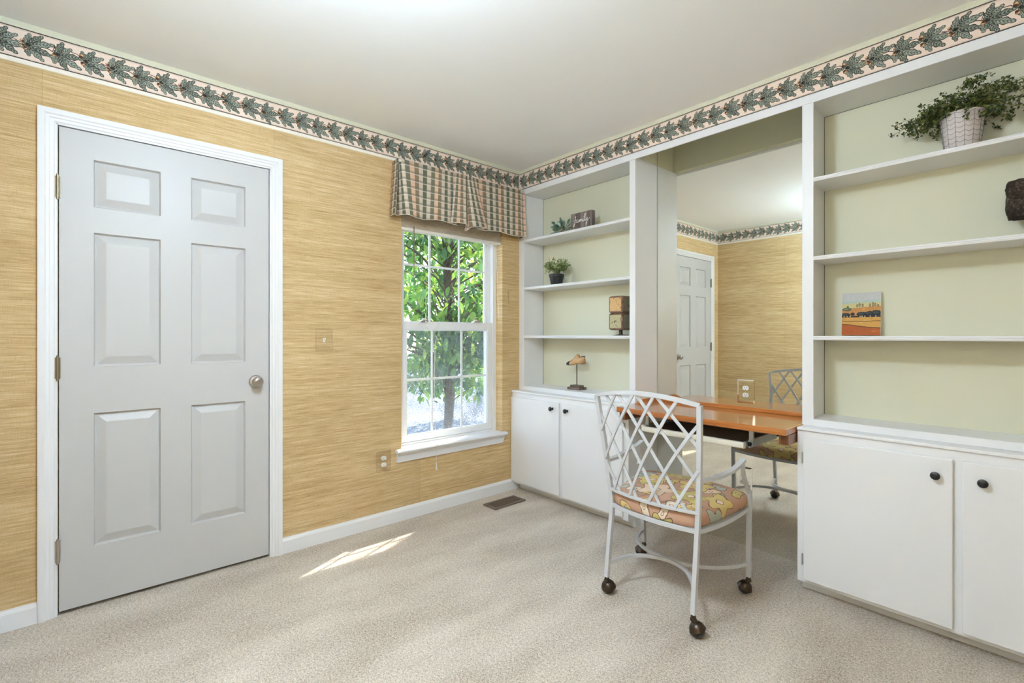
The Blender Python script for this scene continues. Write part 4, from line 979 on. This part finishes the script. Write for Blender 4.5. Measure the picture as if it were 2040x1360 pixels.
# --- eucalyptus sprig leaning on the sign
eu = thing('eucalyptus_sprig', (0.40, 0.085, SH[0]), 'grey-green artificial eucalyptus sprig lying beside the family sign', 'plant')
ec = Vector((0.395, 0.085, SH[0] + 0.042)); m = MB(); leaves = []
m.tube(catmull([ec + Vector((0.07, 0, -0.02)), ec + Vector((0.02, 0, -0.006)), ec + Vector((-0.05, -0.01, -0.015)), ec + Vector((-0.09, -0.01, -0.02))], 4), 0.0018, 6)
m.tube(catmull([ec + Vector((0.03, 0, -0.012)), ec + Vector((0.0, 0, 0.02)), ec + Vector((0.01, -0.01, 0.06))], 4), 0.0016, 6)
m.obj('stem', 'shelf_leaf', eu)
for i in range(60):
    a = i * 2.4; r_ = rnd.uniform(0.008, 0.055)
    b_ = ec + Vector((rnd.uniform(-0.075, 0.05), rnd.uniform(-0.03, 0.03), rnd.uniform(-0.028, 0.040)))
    dv = (b_ - ec).normalized() + Vector((rnd.uniform(-.4, .4), -0.35, rnd.uniform(-0.1, 0.7)))
    mm = MB(); L = rnd.uniform(0.034, 0.050)
    e_ = b_ + dv.normalized() * L
    if e_.x > 0.475 or e_.z < SH[0] + 0.004 or e_.y < 0.004 or b_.z < SH[0] + 0.004: continue
    leaf_mesh(mm, b_, dv, (rnd.uniform(-.5, .5), -1, .6), L, L * 0.62, 0.10, 0.15)
    mm.obj('leaf', 'euc_leaf', eu, smooth=True)
# --- small plant in a black pot
pc = Vector((0.318, 0.085, SH[1])); sp_ = thing('potted_plant', pc, 'small bushy green plant in a plain black pot', 'plant')
MB().lathe([(0.0, 0.0005), (0.040, 0.0005), (0.042, 0.003), (0.052, 0.060), (0.055, 0.062), (0.057, 0.082), (0.052, 0.082), (0.050, 0.074), (0.0, 0.074)], pc, 'z', 28).obj('pot', 'pot_black', sp_, smooth=True)
m = MB(); cc = pc + Vector((0, 0, 0.130)); st_m = MB()
for i in range(70):
    d = rdir(-0.35, 1); tip = cc + Vector((d.x * 0.112, d.y * 0.085, d.z * 0.082)) * rnd.uniform(0.7, 1.0)
    st_m.tube(catmull([pc + Vector((rnd.uniform(-.02, .02), rnd.uniform(-.02, .02), 0.074)), pc + Vector((d.x * 0.04, d.y * 0.04, 0.12)), tip], 3), 0.0009, 4)
    for k in range(9):
        q = (pc + Vector((d.x * 0.04, d.y * 0.04, 0.12))).lerp(tip, (k + 1) / 9)
        leaf_mesh(m, q, d * 0.7 + rdir(), rdir(), rnd.uniform(0.016, 0.026), rnd.uniform(0.006, 0.009))
m.obj('foliage', 'shelf_leaf', sp_, kind='stuff'); st_m.obj('stems', 'shelf_leaf', sp_)
# --- two stacked cubes on a stand
cu = thing('stacked_block_sculpture', (0.872, 0.105, SH[2]), 'two worn painted wooden cubes stacked on a small dark stand', 'sculpture')
MB().lathe([(0.0, 0.0006), (0.052, 0.0006), (0.052, 0.003), (0.030, 0.006), (0.013, 0.009), (0.0125, 0.036), (0.0, 0.036)], (0.872, 0.105, SH[2]), 'z', 24).obj('stand', 'bronze', cu, smooth=True)
for i, z0 in enumerate((SH[2] + 0.036, SH[2] + 0.147)):
    cb = box('block', (0.816, 0.928, 0.049, 0.161, z0, z0 + 0.110), 'cube_edge', cu, 0.012)
    box('painted_face', (0.828, 0.916, 0.0478, 0.0495, z0 + 0.012, z0 + 0.098), 'cube_tan' if i else 'cube_green', cb, 0.0006)
    box('painted_face', (0.9275, 0.9292, 0.061, 0.149, z0 + 0.012, z0 + 0.098), 'cube_grey', cb, 0.0006)
# --- shoe last on a post
so_ = thing('shoe_last', (0.488, 0.115, 0.788), 'wooden shoe last with black toe raised on a thin post', 'ornament')
stz = 0.788
box('base', (0.431, 0.545, 0.075, 0.155, stz + 0.0005, stz + 0.018), 'base_wood', so_, 0.0015)
box('base_step', (0.446, 0.530, 0.088, 0.142, stz + 0.018, stz + 0.032), 'base_wood', so_, 0.0015)
MB().tube([(0.488, 0.115, stz + 0.03), (0.488, 0.115, 0.966)], 0.0035, 10).obj('post', 'bronze', so_, smooth=True)
def last():
    # stations along the foot from toe (-) to heel (+): x, half width, bottom z, top z
    S = [(-0.098, .004, .004, .012), (-0.090, .017, .000, .024), (-0.072, .024, -.002, .034), (-0.050, .027, -.002, .042), (-0.028, .026, .000, .058), (-0.008, .023, .006, .080), (0.010, .021, .012, .096), (0.024, .019, .014, .092), (0.038, .019, .014, .068), (0.050, .020, .013, .076), (0.066, .020, .012, .080), (0.078, .016, .013, .078), (0.084, .004, .018, .070)]
    mb = MB(); n = 14; vs = []
    for x, w_, zb, zt in S:
        for i in range(n):
            a = 2 * math.pi * i / n; zc_ = (zb + zt) / 2; hz = (zt - zb) / 2
            sx_ = math.copysign(abs(math.cos(a)) ** 0.8, math.cos(a)); sz_ = math.copysign(abs(math.sin(a)) ** 0.7, math.sin(a))
            ww = w_ * (1.0 if sz_ < 0 else 1 - 0.45 * sz_ * min(1, hz / 0.03))
            vs.append(Vector((0.4845 + x * 0.94, 0.115 + ww * sx_, 0.958 + (zc_ + hz * sz_) * 0.86)))
    for i in range(len(S) - 1):
        mb.m = 1 if i < 3 else 0
        mb.add([], [])
        for q in range(n): mb.f.append((i * n + q, i * n + (q + 1) % n, (i + 1) * n + (q + 1) % n, (i + 1) * n + q)); mb.c.append((1, 1, 1)); mb.mi.append(mb.m); mb.uv.append(None)
    mb.v = vs
    mb.f += [tuple(range(n - 1, -1, -1)), tuple((len(S) - 1) * n + q for q in range(n))]; mb.c += [(1, 1, 1)] * 2; mb.mi += [1, 0]; mb.uv += [None, None]
    o = mb.obj('wooden_last', ['last_wood', 'black_shoe'], so_, smooth=True, angle=70)
    box('heel_plate', (0.4845 + 0.050, 0.4845 + 0.075, 0.107, 0.123, 1.0235, 1.028), 'black_shoe', o, 0.001)
last()
# --- trailing plant in herringbone pot
tp0 = Vector((2.516, 0.105, SH[0])); tpn = thing('trailing_plant', tp0, 'dark trailing plant spilling from a blush white pot with chevron grooves', 'plant')
MB().lathe([(0.0, 0.0005), (0.050, 0.0005), (0.053, 0.004), (0.067, 0.148), (0.068, 0.152), (0.063, 0.152), (0.061, 0.140), (0.0, 0.140)], tp0, 'z', 36).obj('pot', 'pot', tpn, smooth=True)
m = MB(); rr = lambda z: 0.0532 + (z - 0.004) / 0.144 * 0.0142 + 0.0003
ncol = 14
def on_pot(a, z): return tp0 + Vector((rr(z) * math.cos(a), rr(z) * math.sin(a), z))
for i in range(ncol):
    a0 = 2 * math.pi * i / ncol; da = 2 * math.pi / ncol
    m.tube([on_pot(a0, 0.006), on_pot(a0, 0.07), on_pot(a0, 0.147)], 0.0007, 5)
    z = 0.010
    while z < 0.142:
        m.tube([on_pot(a0, z + 0.007), on_pot(a0 + da * .25, z + .0035), on_pot(a0 + da * .5, z), on_pot(a0 + da * .75, z + .0035), on_pot(a0 + da, z + 0.007)], 0.0006, 4); z += 0.0185
m.obj('chevron_grooves', 'pot_line', tpn)
MB().lathe([(0.0, 0.138), (0.060, 0.138), (0.055, 0.152), (0.03, 0.165), (0.0, 0.168)], tp0, 'z', 20).obj('moss', 'soil', tpn, smooth=True)
m = MB(); sm_ = MB(); XB = 0.208
for i in range(170):
    az = rnd.uniform(0, 2 * math.pi); reach = rnd.uniform(0.06, 0.20); hgt = rnd.uniform(-0.03, 0.17) * (1 - 0.45 * reach / 0.2)
    d = Vector((math.cos(az), 0.55 * math.sin(az), 0))
    if d.x < -0.3: hgt *= 0.5
    base = tp0 + Vector((rnd.uniform(-.035, .035), rnd.uniform(-.03, .03), 0.145))
    mid = base + d * reach * 0.45 + Vector((0, 0, max(0.025, hgt * 0.8)))
    tip = base + d * reach + Vector((0, 0, hgt - 0.015 * (reach > 0.13)))
    path = catmull([base, mid, tip, tip + d * 0.018 + Vector((0, 0, rnd.uniform(-0.022, 0.006)))], 6)
    path = [Vector((p.x, min(p.y, XB - 0.006), min(p.z, 2.236))) for p in path]
    sm_.tube(path, 0.0008, 4)
    for k, p in enumerate(path):
        if k < 3: continue
        for _ in range(2):
            q = p + rdir() * 0.006; dv = d * 0.5 + rdir(); L = rnd.uniform(0.008, 0.015)
            if (q + dv.normalized() * L).y > XB or (q + dv.normalized() * L).z > 2.244: continue
            leaf_mesh(m, q, dv, rdir(), L, L * 0.5)
m.obj('foliage', 'vine_leaf', tpn, kind='stuff')
MAT['vine_stem'] = paint('yellow_green_stem', (0.22, 0.21, 0.055), 0.7, 0.2)
sm_.obj('stems', 'vine_stem', tpn)
# --- rough stone on a stand
rk = thing('stone_sculpture', (2.74, 0.11, SH[1]), 'rough dark brown stone block raised on a stand', 'sculpture')
box('base', (2.69, 2.79, 0.07, 0.15, SH[1] + 0.0005, SH[1] + 0.018), 'base_wood', rk, 0.002)
MB().tube([(2.742, 0.11, SH[1] + 0.017), (2.742, 0.11, 1.66)], 0.006, 10).obj('post', 'bronze', rk, smooth=True)
bmr = bmesh.new(); bmesh.ops.create_cube(bmr, size=1.0); bmesh.ops.subdivide_edges(bmr, edges=bmr.edges[:], cuts=11, use_grid_fill=True)
rr_ = random.Random(3)
for v in bmr.verts:
    c = v.co.copy(); q = Vector((math.copysign(abs(c.x * 2) ** 1.0, c.x), math.copysign(abs(c.y * 2), c.y), math.copysign(abs(c.z * 2), c.z)))
    ln = (abs(q.x) ** 14 + abs(q.y) ** 14 + abs(q.z) ** 14) ** (1 / 14)
    q = q / max(ln, 1e-6) * max(abs(q.x), abs(q.y), abs(q.z))
    wv = 0.012 * math.sin(q.x * 5 + q.z * 3) + 0.015 * math.sin(q.y * 4 - q.z * 6 + 1)
    q *= 1 + wv + rr_.uniform(-0.022, 0.022)
    v.co = Vector((2.739, 0.11, 1.683)) + Vector((q.x * 0.098, q.y * 0.055, q.z * 0.071)) - Vector(rk.location)
me = bpy.data.meshes.new('stone'); bmr.to_mesh(me); bmr.free(); me.materials.append(MAT['rock'])
for p in me.polygons: p.use_smooth = True
o = bpy.data.objects.new('stone', me); COL.objects.link(o); o.parent = rk
# --- small landscape painting leaning on the back panel
pt = thing('landscape_painting', (2.16, 0.18, SH[2]), 'small unframed canvas of orange fields and dark trees leaning on a shelf', 'painting')
PW, PH, PTH = 0.1495, 0.199, 0.014
lean = math.asin(0.016 / PH)
def pp(a, b, c): # a across, b up, c towards the room
    return Vector((2.0865 + a, 0.176 + b * math.sin(lean) - c * math.cos(lean), SH[2] + 0.0025 + b * math.cos(lean) + c * math.sin(lean)))
m = MB(); m.add([pp(a, b, c) for c in (-PTH, 0) for a, b in ((0, 0), (PW, 0), (PW, PH), (0, PH))], [(3, 2, 1, 0), (4, 5, 6, 7), (0, 1, 5, 4), (1, 2, 6, 5), (2, 3, 7, 6), (3, 0, 4, 7)])
cv = m.obj('canvas', 'lining', pt)
pm = MB(); S_ = lambda x, y: (x * PW, (1 - y) * PH)
def ppoly(pts, col, lay):
    pm.cur = srgb(*col); pm.add([pp(*S_(x, y), 0.0003 + lay * 0.00008) for x, y in pts], [tuple(range(len(pts)))[::-1]])
def pband(top, bot, col, lay):
    n = max(len(top), len(bot))
    ppoly(top + bot[::-1], col, lay)
pband([(0, 0), (1, 0)], [(0, .20), (1, .17)], (205, 205, 205), 0)
pband([(0, .20), (1, .17)], [(0, .25), (1, .23)], (186, 205, 196), 0)
pband([(0, .25), (1, .23)], [(0, .37), (.4, .35), (1, .32)], (216, 204, 150), 0)
pband([(0, .37), (.4, .35), (1, .32)], [(0, .58), (1, .58)], (206, 146, 82), 0)
pband([(0, .58), (1, .58)], [(0, .74), (.5, .79), (1, .83)], (224, 168, 84), 0)
pband([(0, .74), (.5, .79), (1, .83)], [(0, 1), (1, 1)], (190, 98, 44), 0)
rp = random.Random(5)
for i in range(60):
    x, y = rp.random() * .92, rp.uniform(.38, .98); w2 = rp.uniform(.05, .18); hh = rp.uniform(.006, .016)
    if x + w2 > 1: continue
    base = (224, 176, 100) if y < .74 else (206, 118, 50); k2 = rp.uniform(.82, 1.08)
    if .74 < y < .86: continue
    ppoly([(x, y - hh), (x + w2, y - hh * .6), (x + w2, y + hh * .6), (x, y + hh)], tuple(min(255, int(c * k2)) for c in base), 1)
def blob(cx_, cy_, rx, ry, col, lay, n=14):
    ppoly([(min(1, max(0, cx_ + rx * math.cos(2 * math.pi * i / n) * rp.uniform(.88, 1.1))), cy_ + ry * math.sin(2 * math.pi * i / n) * rp.uniform(.88, 1.1)) for i in range(n)], col, lay)
DKB = (44, 48, 52)
for (cx_, cy_, rx, ry) in ((.10, .50, .13, .055), (.28, .48, .06, .04), (.52, .485, .14, .055), (.72, .475, .13, .06), (.90, .465, .14, .07)):
    blob(cx_, cy_ + .02, rx, ry, DKB, 3); blob(cx_ - .02, cy_ + .01, rx * .6, ry * .45, (66, 74, 74), 4)
pband([(0, .545), (1, .535)], [(0, .575), (1, .575)], DKB, 3)
for x in (.06, .14, .22, .48, .53, .60, .74, .88): blob(x, .555, .022, .016, (206, 176, 130), 5, 8)
blob(.13, .385, .12, .045, (92, 98, 74), 3); blob(.15, .33, .03, .03, (92, 98, 74), 3); blob(.11, .38, .07, .022, (128, 134, 100), 4)
for (x, y, h3) in ((.40, .305, .04), (.46, .29, .045), (.54, .30, .04), (.73, .30, .04), (.80, .285, .055), (.86, .29, .04), (.93, .31, .03)):
    blob(x, y, .028, h3, (96, 86, 60), 3, 9); blob(x, y, .016, h3 * .65, (186, 170, 118), 4, 9)
def pline(pts, wd, col, lay):
    for p, q in zip(pts[:-1], pts[1:]): ppoly([(p[0], p[1] - wd), (q[0], q[1] - wd), (q[0], q[1] + wd), (p[0], p[1] + wd)], col, lay)
pline([(0, .66), (.3, .665), (.6, .67), (1, .665)], .006, (92, 72, 40), 3)
pline([(0, .735), (.25, .755), (.5, .79), (.8, .82), (1, .83)], .008, (80, 56, 30), 3)
for i in range(9): pline([(.09 + i * .027, .905), (.097 + i * .027, .945)], .012, (112, 52, 30), 3)
pm.obj('painted_picture', 'oil', cv)

# ================================================================== ADDED BOWL LIGHT (unseen fill above and behind the view)
LX, LY, LZ = 1.68, -2.15, 2.10
lp = thing('added_bowl_light', (LX, LY, LZ), 'added bowl-shaped fill light hung out of view to brighten the room', 'fill_light')
lc_ = Vector((LX, LY, LZ))
MB().lathe([(0.0, 0.002), (0.05, 0.006), (0.11, 0.026), (0.155, 0.062), (0.175, 0.102), (0.172, 0.103)], lc_, 'z', 40).obj('bowl', 'fill_light', lp, smooth=True)
MB().lathe([(0.0, 0.104), (0.170, 0.1035), (0.168, 0.1065), (0.0, 0.108)], lc_, 'z', 40).obj('bowl_cover', 'outlet_white', lp, smooth=True)
MB().lathe([(0.0, H - LZ - 0.001), (0.065, H - LZ - 0.001), (0.062, H - LZ - 0.015), (0.010, H - LZ - 0.022), (0.008, 0.012), (0.0, 0.012)], lc_, 'z', 24).obj('canopy', 'nickel', lp, smooth=True)
for i in range(3):
    a = 2 * math.pi * i / 3
    MB().tube([lc_ + Vector((0.009 * math.cos(a), 0.009 * math.sin(a), 0.23)), lc_ + Vector((0.171 * math.cos(a), 0.171 * math.sin(a), 0.103))], 0.003, 8).obj('support_rod', 'nickel', lp)
for i in range(3):
    a = 2 * math.pi * i / 3 + 1.0
    ld = bpy.data.lights.new('added_uplight', 'POINT'); ld.energy = 7.5; ld.shadow_soft_size = 0.06; ld.color = (0.56, 0.77, 1.0)  # added uplights, tinted blue to lift and neutralise the ceiling
    lo = bpy.data.objects.new('added_uplight', ld); lo.location = (0.08 * math.cos(a), 0.08 * math.sin(a), 0.125); lo.parent = lp; COL.objects.link(lo)

# ================================================================== ADDED GLOBE LIGHT, unseen fill in the corner behind the camera
FLX, FLY = 2.905, -2.665
fl = thing('added_globe_light', (FLX, FLY, 0), 'added globe fill light on a pole, out of view in the corner', 'fill_light')
fc_ = Vector((FLX, FLY, 0))
MB().lathe([(0.0, 0.0005), (0.105, 0.0005), (0.105, 0.012), (0.09, 0.020), (0.012, 0.026), (0.0, 0.026)], fc_, 'z', 32).obj('base', 'bronze', fl, smooth=True)
MB().tube([fc_ + Vector((0, 0, 0.024)), fc_ + Vector((0, 0, 1.52))], 0.009, 14).obj('pole', 'bronze', fl, smooth=True)
MB().lathe([(0.0, 1.505), (0.03, 1.508), (0.036, 1.535), (0.0, 1.54)], fc_, 'z', 20).obj('collar', 'bronze', fl, smooth=True)
MB().lathe([(0.105 * math.sin(math.pi * i / 18) + 1e-5, 1.63 - 0.105 * math.cos(math.pi * i / 18)) for i in range(19)], fc_, 'z', 32).obj('globe', 'globe', fl, smooth=True)

# ================================================================== OUTSIDE
box('ground', (-40, -0.16, -30, 40, -0.62, -0.55), 'ground', label='sunlit grey gravel ground outside the window', cat='ground', kind='structure')
ev = MB(); ev.box(-0.685, -0.151, -4.0, 3.0, 2.60, 2.66); ev.box(-0.70, -0.685, -4.0, 3.0, 2.60, 2.78)  # added overhang, unseen, keeps the sun off the upper sash
tag(ev.obj('added_sun_board', 'sun_board', kind='structure'), 'added white board above the window blocking sun from the upper sash', 'sun_board')
rt_ = random.Random(21)
def leaf_proto(L, W):
    mb = MB(); leaf_mesh(mb, (0, 0, 0), (1, 0, 0), (0, 0, 1), L, W, 0.16, 0.25); return mb
def in_beam(p):
    # keep the sunbeam that reaches the lower sash clear of leaves
    if p.x > -0.15: return True
    k_ = (-0.09 - p.x) / 1.0
    y, z = p.y - 2.2 * k_, p.z - 2.5 * k_
    return -1.15 < y < -0.1 and 0.3 < z < 1.4
def tree(name, label, base, height, crown_c, crown_r, nstems, nleaves, indiv, L):
    t = thing(name, base, label, 'tree', 'trees outside the window'); b = Vector(base)
    m = MB(); m.tube(catmull([b, b + Vector((0.05, 0.03, height * .3)), b + Vector((-0.04, 0.05, height * .65)), b + Vector((0.03, 0.0, height))], 5), 0.055, 10, taper=None)
    tr = m.obj('trunk', 'trunk', t, smooth=True)
    cc_ = Vector(crown_c); clusters = []
    br = MB()
    for i in range(nstems):
        z = rt_.uniform(-0.85, 0.95); a = rt_.uniform(0, 6.283); r_ = math.sqrt(1 - z * z) * rt_.uniform(0.45, 1.0)
        e = cc_ + Vector((crown_r[0] * r_ * math.cos(a), crown_r[1] * r_ * math.sin(a), crown_r[2] * z))
        if e.x > -0.55: e.x = -0.55 - rt_.random() * .3
        s0 = b + Vector((0, 0, min(height * .95, max(0.4, e.z - b.z - 0.5))))
        br.tube(catmull([s0, s0.lerp(e, .5) + Vector((0, 0, 0.12)), e], 4), 0.010, 5, taper=None)
        clusters.append((s0, e))
    br.obj('branches', 'trunk', t, kind='stuff')
    pl_ = []
    while len(pl_) < nleaves:
        s0, e = clusters[rt_.randrange(len(clusters))]
        k_ = rt_.uniform(0.35, 1.05)
        p = s0.lerp(e, k_) + Vector((rt_.gauss(0, .13), rt_.gauss(0, .13), rt_.gauss(0, .12)))
        if p.x > -0.48 or in_beam(p): continue
        d = Vector((rt_.uniform(-1, 1), rt_.uniform(-1, 1), rt_.uniform(-1.3, 0.25))); pl_.append((p, d, rt_.uniform(.75, 1.25) * L))
    pl_.sort(key=lambda q: (q[0] - CAM).length)
    proto = None
    for i, (p, d, l_) in enumerate(pl_[:indiv]):
        q = d.normalized().to_track_quat('X', 'Z')
        ro = q.to_euler(); sc_ = l_ / L
        if proto is None:
            proto = leaf_proto(L, L * .46).obj('leaf', 'tree_leaf', t, smooth=True)
            me_ = proto.data
            for v in me_.vertices: v.co += ROOT[t.name]
            o_ = proto
        else: o_ = link_copy(proto, t)
        o_.location = p - b; o_.rotation_euler = (ro.x + rt_.uniform(-.6, .6), ro.y, ro.z); o_.scale = (sc_, sc_, sc_)
    fm = MB()
    for p, d, l_ in pl_[indiv:]: leaf_mesh(fm, p, d, (rt_.uniform(-.6, .6), rt_.uniform(-.6, .6), 1), l_, l_ * .46, 0.16, 0.25)
    if pl_[indiv:]: fm.obj('foliage', 'tree_leaf', t, kind='stuff')
    return t
tree('leafy_tree', 'green broadleaf tree growing close outside the window', (-2.1, 0.72, -0.55), 4.2, (-1.9, 0.75, 2.0), (1.25, 1.35, 1.25), 110, 4000, 300, 0.118)
tree('leafy_tree', 'green tree standing farther behind the one at the window', (-5.2, 2.9, -0.55), 4.0, (-5.0, 2.8, 1.9), (1.6, 2.6, 2.0), 100, 3800, 0, 0.155)
